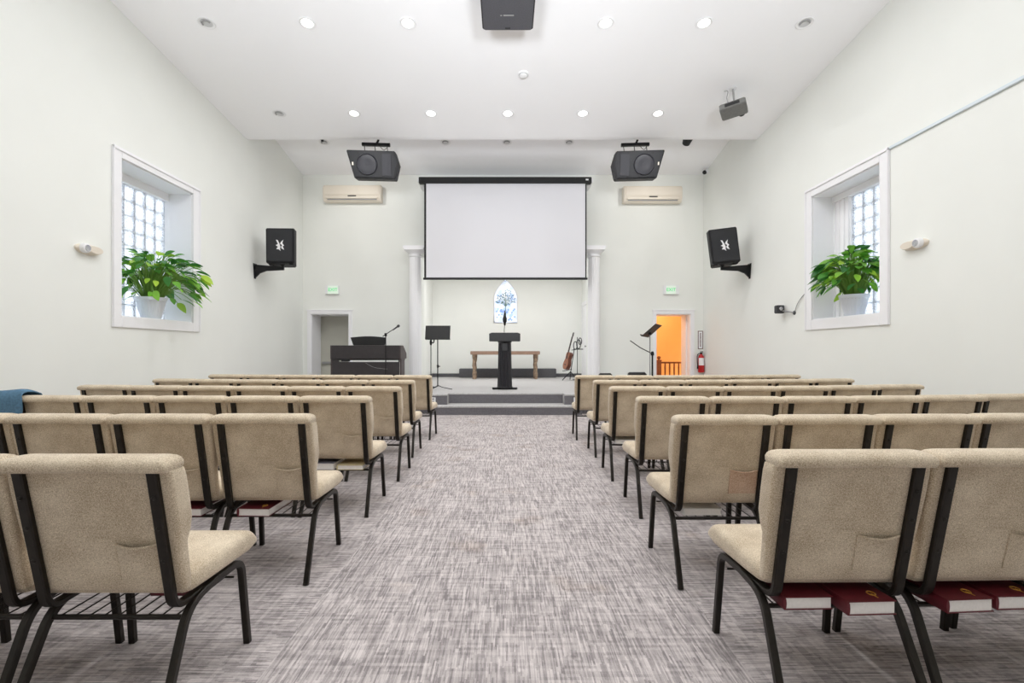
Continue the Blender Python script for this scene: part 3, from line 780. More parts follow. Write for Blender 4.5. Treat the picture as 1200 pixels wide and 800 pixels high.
def hung_speaker(cx, flip, label, blabel):
    """cabinet lying on its side on a ceiling bracket; front faces the seats, horn towards the middle of the room"""
    y = 9.0
    f = -1 if flip else 1
    pos = at(cx, 195, y)
    t = thing('hanging_speaker', label, 'speaker', pos, (math.radians(10), 0, math.radians(4) * f))
    w, h = .465, .245
    # trapezoid front: left x-, with the outer end slanted
    pts = [(-w, h), (w * .86, h), (w, .02), (w * .86, -h), (-w * .72, -h)]
    pts = [(x * f, z) for x, z in pts]
    back = [(x * .72, z * .8) for x, z in pts]
    MB().loft([[(x, -.17, z) for x, z in pts], [(x, .10, z) for x, z in pts], [(x, .30, z) for x, z in back]]).build('cabinet', M['cab'], t, bevel=.012)
    gp = [(x * .93 + 0 * f, z * .90) for x, z in pts]
    MB().loft([[(x, -.182, z) for x, z in gp], [(x, -.168, z) for x, z in gp]]).build('grille', M['grille'], t, bevel=.003)
    MB().lathe([(.0, .005), (.05, .0), (.09, .012), (.165, .002), (.18, .016), (.19, .0)], 36, Matrix.Translation((-.10 * f, -.183, 0)) @ Matrix.Rotation(PI / 2, 4, 'X')).build('woofer', M['cone'], t)
    m = MB()
    for dx, dz in ((-.07, .15), (.07, .15), (.07, -.15), (-.07, -.15)): pass
    m.loft([[(.25 * f + sx * .085, -.183, sz * .19) for sx, sz in ((-1, -1), (1, -1), (1, 1), (-1, 1))], [(.25 * f + sx * .085, -.192, sz * .19) for sx, sz in ((-1, -1), (1, -1), (1, 1), (-1, 1))], [(.25 * f + sx * .06, -.186, sz * .15) for sx, sz in ((-1, -1), (1, -1), (1, 1), (-1, 1))]])
    m.build('horn', M['cone'], t, bevel=.004)
    MB().box(-.355 * f - .012, -.355 * f + .012, -.187, -.181, -.02, .035).build('badge', M['ivory'], t)
    for dx in (-.26, .18):
        for dz in (-.2, .2):
            MB().lathe([(0, .004), (.018, .003), (.02, -.004), (0, -.004)], 12, Matrix.Translation((dx * f, -.184, dz)) @ Matrix.Rotation(PI / 2, 4, 'X')).build('screw_cap', M['black'], t)
    # bracket
    b = thing('speaker_bracket', blabel, 'bracket', (pos.x, y + .1, pos.z), (0, 0, math.radians(4) * f))
    zt = h_stage(y + .1) - pos.z; zb = at(0, 167, y).z - pos.z
    MB().box(-.26, .26, -.03, .03, zb - .025, zb + .03).build('crossbar', M['blackmetal'], b, bevel=.004)
    MB().tube([(0, 0, zb), (.04, 0, zb + .08), (.04, 0, zt - .01)], .022, 8).box(-.04, .12, -.08, .08, zt - .03, zt - .015).build('drop_pole', M['blackmetal'], b)
    for dx in (-.215, -.02, .205):
        MB().tube([(dx, 0, zb - .02), (dx + .01, -.01, .315)], .007, 6).build('hanger_rod', M['blackmetal'], b)
    MB().tube(bez([(.02, -.03, zb), (.08, -.05, zb - .05), (.15, -.04, zb - .11), (.2, 0, zb - .05)], 5), .005, 5).build('cable', M['black'], b)
hung_speaker(439, False, 'black speaker lying on its side under the stage ceiling, above the piano-side air conditioner', 'black ceiling bracket over the sideways speaker on the piano side')
hung_speaker(746, True, 'black speaker lying on its side under the stage ceiling, above the extinguisher-side air conditioner', 'black ceiling bracket over the sideways speaker on the extinguisher side')

def emblem(t, M_, y, sc=1.0):
    pts1 = [(-.06, .09), (-.015, .035), (.01, .09), (.025, .03), (.07, .085), (.045, .0), (.075, -.02), (.04, -.045), (.06, -.085), (.01, -.055), (-.005, -.10), (-.03, -.05), (-.055, -.06), (-.03, -.015), (-.065, .02), (-.025, .02)]
    pts1 = [(-.065, .10), (-.035, .095), (-.012, .045), (.0, .01), (.012, -.03), (.004, -.065), (.016, -.105), (-.02, -.075), (-.06, -.07), (-.032, -.03), (-.07, .0), (-.032, .02), (-.045, .055)]
    pts2 = [(.02, .06), (.062, .10), (.045, .04), (.075, -.005), (.052, -.02), (.075, -.085), (.03, -.06), (.024, -.03), (.04, .0), (.022, .015), (.006, .03)]
    m = MB()
    for pp in (pts1, pts2): m.prism([(a * sc, b * sc) for a, b in pp], y - .004, y)
    m.build('emblem', M['whiteplastic'], t)
def wall_speaker(u, v, flip, roll, label, blabel, wallx, byc):
    f = -1 if flip else 1
    y = 9.05
    pos = at(u, v, y)
    t = thing('wall_speaker', label, 'speaker', pos, (math.radians(-4), math.radians(roll), math.radians(8) * f))
    w, h = .25, .325
    fr = [(-w, h), (w, h), (w * .98, -h), (-w * .98, -h)]
    MB().loft([[(x, -.14, z) for x, z in fr], [(x, .0, z) for x, z in fr], [(x * .7, .27, z * .97) for x, z in fr]]).build('cabinet', M['cab'], t, bevel=.014)
    MB().loft([[(x * .93, -.155, z * .93) for x, z in fr], [(x * .93, -.138, z * .93) for x, z in fr]]).build('grille', M['grille'], t, bevel=.01)
    o = emblem(t, None, -.155)
    for dx in (-.18, .18): MB().box(dx - .03, dx + .03, -.1, .02, -h - .022, -h).build('foot', M['black'], t)
    # bracket: wall plate, arm, socket
    b = thing('wall_bracket', blabel, 'bracket', (wallx, byc, pos.z - .36))
    s = 1 if wallx < 0 else -1
    L = abs(pos.x - wallx)
    m = MB().loft([[(0 + s * .001, yy, zz) for yy, zz in ((-.06, .06), (.06, .06), (.02, -.22), (-.02, -.22))], [(s * .02, yy, zz) for yy, zz in ((-.06, .06), (.06, .06), (.02, -.22), (-.02, -.22))]])
    m.build('wall_plate', M['blackmetal'], b, bevel=.003)
    pts = [(s * .02, .04), (s * (L + .03), .0), (s * (L + .03), -.06), (s * .22, -.075), (s * .10, -.12), (s * .02, -.2)]
    MB().prism(pts, -.02, .02).build('arm', M['blackmetal'], b, bevel=.004)
    MB().lathe([(.02, -.04), (.02, .01), (.035, .012), (.035, .028), (0, .03)], 12, Matrix.Translation((s * L, 0, 0))).build('socket', M['blackmetal'], b)
wall_speaker(331, 290, False, -1.5, 'black wall speaker with white emblem on the piano-side wall', 'black bracket arm under the wall speaker on the piano-side wall', WL, 9.05)
wall_speaker(846.5, 290, True, -5.5, 'tilted black wall speaker with white emblem on the raceway wall', 'black bracket arm under the tilted wall speaker on the raceway wall', WR, 9.05)

# ------------------------------------------------------------------ air conditioners
def split_unit(u0, u1, v0, v1, label):
    a = at(u0, v0, YB); b = at(u1, v1, YB)
    w = b.x - a.x; h = a.z - b.z
    t = thing('air_conditioner', label, 'air conditioner', ((a.x + b.x) / 2, YB, b.z))
    D = .21
    pts = [(.001, 0), (-D + .06, 0), (-D, .10), (-D, h - .05), (-D + .05, h), (.001, h)]
    MB().loft([[(-w / 2, y, z) for y, z in pts], [(w / 2, y, z) for y, z in pts]]).build('body', M['ivory'], t, bevel=.012)
    MB().box(-w / 2 + .04, w / 2 - .04, -D - .012, -D + .01, .135, h - .03).build('front_panel', M['ivory'], t, bevel=.008)
    MB().box(-w / 2 + .08, w / 2 - .08, -D - .006, -D + .03, .055, .098).build('louver', M['ivory'], t, bevel=.005)
    MB().box(-w / 2 + .10, w / 2 - .10, -D + .016, -D + .035, .03, .05).build('air_slot', M['grey'], t)
    MB().box(-.09, .10, -D - .010, -D + .001, .103, .125).build('badge', M['black'], t, bevel=.004)
split_unit(382, 449, 219.5, 238.5, 'cream wall air conditioner beneath the sideways speaker on the piano side')
split_unit(728.5, 796, 220.5, 239.5, 'cream wall air conditioner beneath the sideways speaker on the extinguisher side')

# ------------------------------------------------------------------ projection screen
y = 10.62
a = at(491, 208, y); b = at(693, 215, y)
cx = (a.x + b.x) / 2
t = thing('projection_screen', 'large white projection screen pulled down in its black case', 'screen', (cx, y, b.z))
hw = (b.x - a.x) / 2; hh = a.z - b.z
MB().box(-hw, hw, -.05, .09, 0, hh).build('case', M['black'], t, bevel=.01)
MB().box(hw - .13, hw - .07, -.054, -.049, hh * .4, hh * .65).build('badge', M['whiteplastic'], t)
sb = at(0, 326, y).z - b.z
x0 = at(497, 0, y).x - cx; x1 = at(687.5, 0, y).x - cx
MB().box(x0, x1, .010, .014, sb, .01).build('screen_border', M['black'], t)
MB().box(x0 + .045, x1 - .03, .006, .0098, sb + .02, .0).build('screen_surface', M['screen'], t)
MB().box(x0 - .02, x1 + .02, -.008, .028, sb - .03, sb + .015).build('bottom_bar', M['black'], t, bevel=.005)
MB().tube([(-.03, .01, sb - .03), (-.02, .01, sb - .06), (.02, .01, sb - .06), (.03, .01, sb - .03)], .006, 6).build('pull_handle', M['grey'], t)
for sx in (-hw - .03, hw + .03): MB().box(min(sx, sx * .96), max(sx, sx * .96), -.02, YB - y - .001, .03, hh - .02).build('end_bracket', M['whiteplastic'], t)

# ------------------------------------------------------------------ exit signs, emergency lights, small wall devices
def exit_sign(u0, u1, g0, g1, label):
    a = at(u0, 334.6, YB); b = at(u1, 345, YB); ga = at(g0, 0, YB).x; gb = at(g1, 0, YB).x
    cx = (ga + gb) / 2; cz = (a.z + b.z) / 2; h = (a.z - b.z) / 2
    t = thing('exit_sign', label, 'exit sign', (cx, YB, cz))
    MB().box(a.x - cx, b.x - cx, -.05, -.001, -h, h).build('housing', M['whiteplastic'], t, bevel=.008)
    MB().box(ga - cx, gb - cx, -.056, -.0505, -h + .012, h - .012).build('face', M['signglow'], t)
    text_mesh('letters', 'EXIT', .105, M['signgreen'], t, (0, -.058, 0), (PI / 2, 0, 0), .002)
exit_sign(382, 398, 385, 397, 'green-lettered exit sign above the closed grey door')
exit_sign(777, 795, 780, 791, 'pale green exit sign above the orange stairwell doorway')

def emergency_light(xw, yc, zc, s, label, rot=0):
    t = thing('emergency_light', label, 'emergency light', (xw, yc, zc))
    T = Matrix.Rotation(s * PI / 2, 4, 'Y')
    def oval(m, a, b, x0, x1, k=1.0, dy=0, n=28):
        m.loft([[(s * x0, dy + a * math.cos(2 * PI * i / n), b * math.sin(2 * PI * i / n)) for i in range(n)], [(s * (x0 * .4 + x1 * .6), dy + a * math.cos(2 * PI * i / n), b * math.sin(2 * PI * i / n)) for i in range(n)], [(s * x1, dy + a * .88 * math.cos(2 * PI * i / n), b * .85 * math.sin(2 * PI * i / n)) for i in range(n)]])
    m = MB(); oval(m, .165, .058, -.001, .035); m.build('housing', M['ivory'], t, angle=50)
    m = MB(); oval(m, .10, .045, .033, .075, dy=.045); m.build('battery_cover', M['ivory'], t, angle=50)
    m = MB().lathe([(0, 0), (.05, 0), (.055, .02), (.05, .05), (.04, .055), (0, .05)], 20, Matrix.Translation((s * .03, -.085, 0)) @ T)
    h = m.build('lamp_head', M['whiteplastic'], t)
    MB().lathe([(0, 0), (.036, 0), (.034, .008), (0, .012)], 18, Matrix.Translation((s * .0845, -.085, 0)) @ T).build('lens', M['chrome'], h)
emergency_light(WL, 5.43, 2.31, 1, 'oval white emergency light on the piano-side wall before the window')
emergency_light(WR, 5.38, 2.355, -1, 'oval white emergency light on the wall below the raceway')

# small camera device and cable by the right window
t = thing('wall_camera', 'small grey camera on a swivel arm beside the raceway-side window', 'camera', (WR, 7.92, 1.86))
MB().box(-.15, -.03, -.05, .05, -.07, .06).build('camera_body', M['wedge'], t, bevel=.01)
MB().lathe([(0, 0), (.03, 0), (.03, .02), (.022, .025), (0, .02)], 16, Matrix.Translation((-.10, -.05, .0)) @ Matrix.Rotation(PI / 2, 4, 'X')).build('camera_lens', M['chrome'], t)
MB().tube(bez([(-.06, -.04, -.03), (-.05, -.14, -.05), (-.03, -.24, -.07), (-.002, -.25, -.075)], 5), .012, 8).build('swivel_arm', M['grey'], t)
MB().lathe([(0, 0), (.035, 0), (.03, .012), (0, .014)], 16, Matrix.Translation((-.001, -.27, -.08)) @ Matrix.Rotation(-PI / 2, 4, 'Y')).build('wall_plate', M['wedge'], t)
MB().tube(bez([(-.01, -.29, -.07), (-.02, -.36, .03), (-.015, -.46, .13), (-.012, -.56, .19)], 6), .006, 6).build('cable', M['grey'], t)
# raceway on the right wall
tag(MB().box(WR - .022, WR - .001, -5.9, 5.74, 3.555, 3.59).build('wall_raceway', mat('raceway_plastic', (214, 224, 230), .4), bevel=.004), 'thin pale cable raceway running along the wall from the window corner', 'raceway')
# projector
t = thing('projector', 'grey ceiling projector hanging on a pole near the raceway wall', 'projector', (3.41, 7.29, 4.80), (math.radians(-9), math.radians(-6), math.radians(-32)))
m = MB(); rbox2(m, -.18, .18, -.15, .15, -.045, .045, .03); m.build('body', M['dustygrey'], t, bevel=.008)
MB().lathe([(0, .0), (.04, 0), (.045, .03), (.03, .035), (0, .03)], 18, Matrix.Translation((.09, .15, 0)) @ Matrix.Rotation(-PI / 2, 4, 'X')).build('projector_lens', M['black'], t)
MB().box(-.10, .10, -.154, -.149, -.025, .025).build('vent', M['black'], t)
zt = h_front(7.29) - 4.80
MB().tube([(.02, 0, .06), (.02, 0, zt - .012)], .014, 10).build('mount_pole', M['grey'], t)
MB().lathe([(0, zt - .03), (.055, zt - .03), (.055, zt - .022), (0, zt - .02)], 18, Matrix.Translation((.02, 0, 0))).build('ceiling_plate', M['whiteplastic'], t)
MB().box(-.08, .12, -.07, .07, .055, .075).build('mount_plate', M['black'], t)
MB().tube(bez([(-.05, -.06, .06), (-.07, -.05, .18), (-.05, -.03, .30), (-.10, -.01, zt - .02)], 6), .006, 6).build('cable', M['grey'], t)
# dome camera and small stage spots
t = thing('security_camera', 'small black dome camera in the upper corner of the raceway wall', 'camera', (WR - .001, 10.95, 5.22))
MB().lathe([(0, 0), (.05, 0), (.05, .05), (0, .06)], 16, Matrix.Rotation(-PI / 2, 4, 'Y')).build('base', M['whiteplastic'], t)
MB().lathe([(0, 0), (.045, 0), (.045, .03), (.03, .055), (0, .065)], 16, Matrix.Translation((-.06, -.02, -.02)) @ Matrix.Rotation(-PI / 2 - .5, 4, 'Y')).build('dome', M['black'], t)
for u, w, lab in ((376, .035, 'small black spotlight behind the ceiling drop near the piano corner'), (806, .10, 'small black spotlight behind the ceiling drop near the raceway wall')):
    y = 9.15; p = at(u, 160 if u < 500 else 163, y)
    t = thing('stage_spotlight', lab, 'spotlight', (p.x, y, p.z))
    zt = h_stage(y) - p.z
    MB().tube([(0, 0, .02), (0, 0, zt - .001)], .015, 8).build('stem', M['blackmetal'], t)
    MB().lathe([(0, -.10), (w * .7, -.10), (w, .08), (w * .8, .1), (0, .1)], 18, Matrix.Rotation(PI / 2 - .5, 4, 'X')).build('can', M['black'], t)

# ------------------------------------------------------------------ fire extinguisher and its sign
t = thing('fire_extinguisher', 'red fire extinguisher on the back wall beside the orange doorway', 'fire extinguisher', (4.462, YB - .075, .69))
MB().lathe([(0, 0), (.062, 0), (.068, .012), (.068, .32), (.055, .37), (.03, .40), (.024, .42), (0, .42)], 24).build('cylinder', M['red'], t)
m = MB()
rg = [(.0695 * math.cos(q), .0695 * math.sin(q)) for q in [PI * 1.12 + k * PI * .72 / 12 for k in range(13)]]
m.add([(x, y, z) for z in (.16, .33) for x, y in rg], [(i, i + 1, i + 14, i + 13) for i in range(12)]); m.build('paper_label', M['whiteplastic'], t)
MB().lathe([(0, .42), (.028, .42), (.028, .45), (.015, .46), (0, .46)], 14).box(-.012, .012, -.09, .03, .45, .462).box(-.012, .012, -.085, .02, .475, .485).build('valve_handle', M['blackmetal'], t)
MB().tube(bez([(-.02, 0, .44), (-.085, -.01, .40), (-.092, -.01, .28), (-.082, -.01, .16)], 6), .010, 8).build('hose', M['black'], t)
MB().lathe([(.0, .10), (.02, .10), (.012, .18), (0, .18)], 10, Matrix.Translation((-.082, -.01, -.02))).build('nozzle', M['black'], t)
MB().box(-.03, .03, .066, .076, .1, .40).build('wall_hook', M['blackmetal'], t)
t = thing('extinguisher_sign', 'narrow white vertical sign above the fire extinguisher', 'sign', (4.475, YB - .004, 1.43))
MB().box(-.058, .058, -.001, .003, -.21, .21).build('border', M['maroon'], t)
MB().box(-.044, .044, -.003, -.0012, -.195, .195).build('face', M['whiteplastic'], t)
m = MB()
for k in range(13):
    z = .15 - k * .0245; m.box(-.014, .014, -.0045, -.003, z - .008, z + .008)
m.build('lettering', M['maroon'], t)

# ------------------------------------------------------------------ digital piano with its microphone stand
y0 = 9.72
xa = at(387, 0, y0).x; xb = at(469.5, 0, y0).x; w = xb - xa
t = thing('digital_piano', 'dark brown upright piano on the stage seen from its back', 'piano', (xa, y0, PZ))
za = at(0, 404.5, y0).z - PZ; zb = at(0, 420.5, y0).z - PZ; zc = at(0, 424, y0).z - PZ
pts = [(0, zb), (.58, zb), (.58, zb + .11), (.26, za), (0, za)]
MB().loft([[(.02, y, z) for y, z in pts], [(w - .02, y, z) for y, z in pts]]).build('case', M['piano'], t, bevel=.006)
for x in (0, w - .02):
    MB().loft([[(x, y - .003 * 0, z) for y, z in pts], [(x + .02, y, z) for y, z in pts]]).build('side_cheek', M['pianoside'], t, bevel=.003)
    MB().box(x, x + .03, .02, .34, 0, zb).box(x, x + .03, .34, .52, 0, .06).build('side_panel', M['pianoside'], t, bevel=.003)
MB().box(.03, w - .03, .02, .045, .02, zc).build('back_panel', M['piano'], t)
MB().box(.03, .16, .02, .06, zc, zb).box(w - .05, w - .03, .02, .06, zc, zb).build('spacer', M['piano'], t)
MB().box(.22, .38, .0, .06, zc + .01, zb).build('cable_box', M['black'], t)
MB().box(.03, w - .03, .36, .57, zb - .001 - .03, zb - .001).build('key_bed', M['piano'], t)
rx0, rx1 = at(410, 0, y0 + .1).x - xa, at(451.5, 0, y0 + .1).x - xa
ring = []
for k in range(17):
    q = k / 16; ring.append((rx0 + (rx1 - rx0) * q, za + .16 + .025 * math.sin(PI * q)))
pts = [(rx0 + .06, za + .002), (rx1 - .02, za + .002)] + list(reversed(ring))
MB().prism(pts, .13, .16, Matrix.Shear('XZ', 4, (0, 0)) if False else None).build('music_rest', M['black'], t, bevel=.004)
MB().tube(bez([(.70, .018, zc - .02), (.85, .015, zc - .10), (1.0, .015, zc - .13), (1.14, .015, zc - .14)], 5), .003, 5).build('cable', M['grey'], t)

def tripod(m, z0, r, hgt, n=3, a0=.5):
    for k in range(n):
        a = a0 + 2 * PI * k / n
        m.tube([(0, 0, z0 + hgt), (r * math.cos(a), r * math.sin(a), z0 + .012)], .010, 6)
ym = 9.55
xm = at(452, 0, ym).x
t = thing('microphone_stand', 'black boom microphone stand in front of the piano', 'microphone stand', (xm, ym, PZ))
zt = at(0, 392, ym).z - PZ
MB().tube([(0, 0, .1), (0, 0, zt)], .010, 8).build('pole', M['blackmetal'], t)
for k in range(3):
    a_ = .5 + k * 2 * PI / 3; MB().tube([(0, 0, .12), (.22 * math.cos(a_), .22 * math.sin(a_) * .6, .012)], .010, 6).build('leg', M['blackmetal'], t)
MB().lathe([(0, zt - .03), (.025, zt - .03), (.025, zt + .03), (0, zt + .03)], 10).build('clutch', M['blackmetal'], t)
e0 = at(463.5, 384, ym); bx_ = e0.x - xm; bz_ = e0.z - PZ
MB().tube([(-.06, 0, zt - .035), (bx_, 0, bz_)], .008, 8).build('boom', M['blackmetal'], t)
MB().lathe([(0, -.09), (.012, -.09), (.016, .02), (.026, .025), (.028, .05), (.018, .07), (0, .074)], 12, Matrix.Translation((bx_ + .02, 0, bz_ + .01)) @ Matrix.Rotation(.95, 4, 'Y')).build('microphone', M['wedge'], t)

# ------------------------------------------------------------------ lone music stand, microphone stand beside it
y = 10.25
pc = at(513, 389, y)
t = thing('music_stand', 'black music stand on the stage between the column and the lectern', 'music stand', (pc.x, y, PZ))
zt = at(0, 398, y).z - PZ
R = Matrix.Translation((0, 0, pc.z - PZ)) @ Matrix.Rotation(math.radians(-18), 4, 'X')
m = MB(); 
MB().box(-.262, .262, -.004, .004, -.145, .145, T=R).build('desk', M['black'], t, bevel=.003)
MB().box(-.262, .262, .0, .06, -.15, -.142, T=R).build('desk_lip', M['black'], t)
MB().tube([(-.11, -.02, zt + .09), (-.05, -.02, zt + .035), (.0, -.02, zt + .02), (.05, -.02, zt + .035), (.11, -.02, zt + .09)], .006, 6).build('desk_clamp', M['chrome'], t)
MB().tube([(0, -.01, .06), (0, -.01, zt + .05)], .012, 8).build('pole', M['blackmetal'], t)
MB().lathe([(0, .46), (.02, .46), (.022, .52), (0, .52)], 10).box(0, .05, -.008, .008, .48, .50).build('height_knob', M['blackmetal'], t)
for a in (-.15, 2.2, 4.2):
    MB().tube([(0, 0, .09), (.10 * math.cos(a), .10 * math.sin(a), .05), (.31 * math.cos(a), .31 * math.sin(a), .012)], .009, 6).build('leg', M['blackmetal'], t)
y = 11.0 - .15
pc = at(505, 400, y)
t = thing('microphone_stand', 'thin black microphone stand behind the lone music stand', 'microphone stand', (pc.x, y, PZ))
zt = pc.z - PZ
MB().tube([(0, 0, .02), (0, 0, zt + .06)], .009, 8).build('pole', M['blackmetal'], t)
MB().lathe([(0, zt - .08), (.02, zt - .08), (.028, zt - .03), (.028, zt + .0), (.016, zt + .05), (0, zt + .05)], 10).build('clutch', M['blackmetal'], t)
MB().tube(bez([(.0, 0, zt - .02), (.05, 0, zt - .03), (.07, 0, zt + .02), (.07, 0, zt + .12)], 5), .014, 8).build('microphone_clip', M['blackmetal'], t)
MB().lathe([(0, 0), (.13, 0), (.13, .012), (.02, .03), (0, .03)], 20).build('base', M['blackmetal'], t)

# ------------------------------------------------------------------ lectern
y = 10.35
p = at(591.5, 455, y)
t = thing('lectern', 'black fluted pedestal lectern standing at the middle of the stage', 'lectern', (p.x, y, PZ))
m = MB()
for a in (0.25, PI - .25, PI + .35, -.35):
    m.box(-.0, .27, -.03, .03, 0, .035, T=Matrix.Rotation(a, 4, 'Z'))
m.lathe([(0, .02), (.17, .02), (.175, .04), (.155, .06), (0, .06)], 24).build('base', M['black'], t, bevel=.004)
rings = []
for z, r in ((.05, .158), (.3, .150), (.75, .140), (.98, .136)):
    rings.append([((r * (1.0 if k % 6 < 3 else .90)) * math.cos(2 * PI * k / 72), (r * (1.0 if k % 6 < 3 else .90)) * math.sin(2 * PI * k / 72), z) for k in range(72)])
M['lecternblack'] = mat('lectern_black', (34, 34, 40), .3, noise=.1, nscale=10)
MB().loft(rings).build('pedestal', M['lecternblack'], t)
MB().lathe([(.13, .98), (.15, 1.0), (.15, 1.03), (.135, 1.05), (.135, 1.09), (0, 1.09)], 28).build('collar', M['lecternblack'], t)
MB().box(-.055, .055, -.155, -.135, .82, .98).build('plaque', M['wedge'], t, bevel=.004)
zt = at(0, 390, y).z - PZ; zb = at(0, 399.8, y).z - PZ
top = [(-.325, zt - .02, ), (-.27, zt), (.27, zt), (.325, zt - .02), (.325, zb), (-.325, zb)]
m = MB().loft([[(x, -.2, z) for x, z in top], [(x, .2, z - .09 if z > zb else z) for x, z in top]])
m.build('reading_desk', M['wedge'], t, bevel=.003)
MB().tube(bez([(-.005, .0, zt - .06), (-.01, .02, zt + .06), (0, .02, zt + .17)], 5), .007, 6).build('gooseneck', M['blackmetal'], t)
zm = at(0, 381.5, y).z - PZ
MB().lathe([(0, zm), (.018, zm + .01), (.026, zm + .06), (.042, zm + .09), (.045, zm + .15), (.030, zm + .20), (.016, zm + .27), (.010, zm + .32), (0, zm + .325)], 18).build('microphone', M['black'], t)

# ------------------------------------------------------------------ log-legged table in the alcove
y = 14.25
t = thing('log_table', 'long wooden table on rough log legs behind the lectern', 'table', (at(592, 0, y).x, y, PZ))
zt = at(0, 411.3, y).z - PZ; zb = at(0, 415.3, y).z - PZ
MB().box(-1.0, 1.0, -.3, .3, zb, zt).build('tabletop', M['tablewood'], t, bevel=.01)
for sx in (-.89, .89):
    for sy in (-.2, .2):
        rnd = random.Random(int(sx * 10 + sy * 100))
        MB().tube([(sx + rnd.uniform(-.012, .012), sy + rnd.uniform(-.01, .01), zb * k / 9) for k in range(10)], [.05 + rnd.uniform(-.008, .012) for k in range(10)], 12).build('leg', M['log'], t)

# ------------------------------------------------------------------ stained glass window in the alcove
y = AB - .002
p = at(592.5, 378, y)
t = thing('window_3', 'small pointed stained glass window with a tree behind the lectern', 'window', (p.x, y, p.z)); t['kind'] = 'structure'
hw, hs, hp = .36, .78, 1.36
def arch(k=1.0, n=14):
    w_ = hw * k; pts = [(-w_, 0 + (1 - k) * .3), (w_, 0 + (1 - k) * .3)]
    for i in range(1, n + 1):
        q = i / n; pts.append((w_ * (1 - q ** 1.7), hs + (hp * (1 - (1 - k) * .3) - hs) * q))
    for i in range(n - 1, 0, -1):
        q = i / n; pts.append((-w_ * (1 - q ** 1.7), hs + (hp * (1 - (1 - k) * .3) - hs) * q))
    pts.append((-w_, hs)); 
    return pts
MB().prism(arch(), -.012, -.001).build('pane', M['stained_glass'], t)
pa = arch(); m = MB(); m.tube([(x, -.015, z) for x, z in pa], .016, 6, closed=True); m.build('frame', M['trim'], t)
m = MB()
m.tube(bez([(0, -.014, .12), (.01, -.014, .35), (-.01, -.014, .55), (0, -.014, .72)], 5), .012, 6)
rnd = random.Random(5)
tips = []
for k in range(11):
    a = PI * (.06 + .88 * k / 10); l = .25 + .1 * rnd.random()
    tp = (l * math.cos(a) * .95, -.014, .60 + l * math.sin(a) * 1.1); tips.append(tp)
    m.tube(bez([(0, -.014, .5), (tp[0] * .4, -.014, .56 + .2 * math.sin(a)), tp], 4), .006, 5)
m.build('tree_pattern', M['glassleaf'], t)
m = MB()
for tp in tips:
    for k in range(6):
        q = rnd.uniform(.3, 1.1); cx_, cz_ = tp[0] * q + rnd.uniform(-.05, .05), .56 + (tp[2] - .56) * q + rnd.uniform(-.05, .05)
        cx_ = max(-.30, min(.30, cx_)); a = rnd.uniform(0, PI); dx, dz = .032 * math.cos(a), .032 * math.sin(a)
        m.prism([(cx_ - dx, cz_ - dz), (cx_ - dz * .4, cz_ + dx * .4), (cx_ + dx, cz_ + dz), (cx_ + dz * .4, cz_ - dx * .4)], -.018, -.014)
m.build('leaf_pattern', M['glassleaf'], t)
m = MB()
for k in range(26):
    cx_, cz_ = rnd.uniform(-.29, .29), rnd.uniform(.08, .42); r_ = rnd.uniform(.015, .04)
    m.prism([(cx_ + r_ * math.cos(q), cz_ + r_ * math.sin(q)) for q in [i * PI / 4 for i in range(8)]], -.016, -.0125)
m.build('blue_pattern', M['glassblue'], t)

# ------------------------------------------------------------------ guitar on a stand, cable stand
y = 13.3
p = at(663, 433, y)
gt = thing('acoustic_guitar', 'brown acoustic guitar leaning on a stand near the alcove side door', 'guitar', p, (0, 0, 0))
axis = (at(674, 390, y) - p); L_ = axis.length; zd = axis.normalized()
nrm = Vector((-.985, -.19, 0)); nrm = (nrm - zd * nrm.dot(zd)).normalized(); xd = zd.cross(nrm).normalized() * -1
Rg = Matrix((( xd.x, nrm.x, zd.x, 0), (xd.y, nrm.y, zd.y, 0), (xd.z, nrm.z, zd.z, 0), (0, 0, 0, 1)))
def outline(k=1):
    pts = []
    prof = [(0, .0), (.12, .02), (.19, .09), (.195, .17), (.15, .26), (.125, .30), (.14, .37), (.145, .42), (.11, .47), (.03, .49)]
    P_ = bez([(x, 0, z) for x, z in prof], 4)
    r = [(q.x * k, q.z) for q in P_]; return r + [(-a, b) for a, b in reversed(r)]
ol = outline()
MB().prism(ol, -.05, .05, Rg).build('body', M['guitarside'], gt, bevel=.004)
MB().prism([(a * .965, b * .985 + .004) for a, b in ol], .05, .053, Rg).build('soundboard', M['guitar'], gt)
MB().lathe([(0, .053), (.05, .053), (.05, .0545), (0, .0545)], 20, Rg @ Matrix.Translation((0, 0, .33)) @ Matrix.Rotation(-PI / 2, 4, 'X')).build('sound_hole', M['black'], gt)
MB().box(-.028, .028, .04, .065, .36, .92, T=Rg).build('neck', M['guitardark'], gt, bevel=.004)
MB().box(-.038, .038, .035, .055, .92, L_, T=Rg).build('headstock', M['guitardark'], gt, bevel=.004)
for k in range(3):
    for sx in (-1, 1): MB().tube([Rg @ Vector((sx * .035, .045, .945 + k * .035)), Rg @ Vector((sx * .062, .045, .945 + k * .035))], .007, 6).build('tuning_peg', M['chrome'], gt)
MB().box(-.075, .075, .053, .062, .12, .145, T=Rg).build('bridge', M['guitardark'], gt)
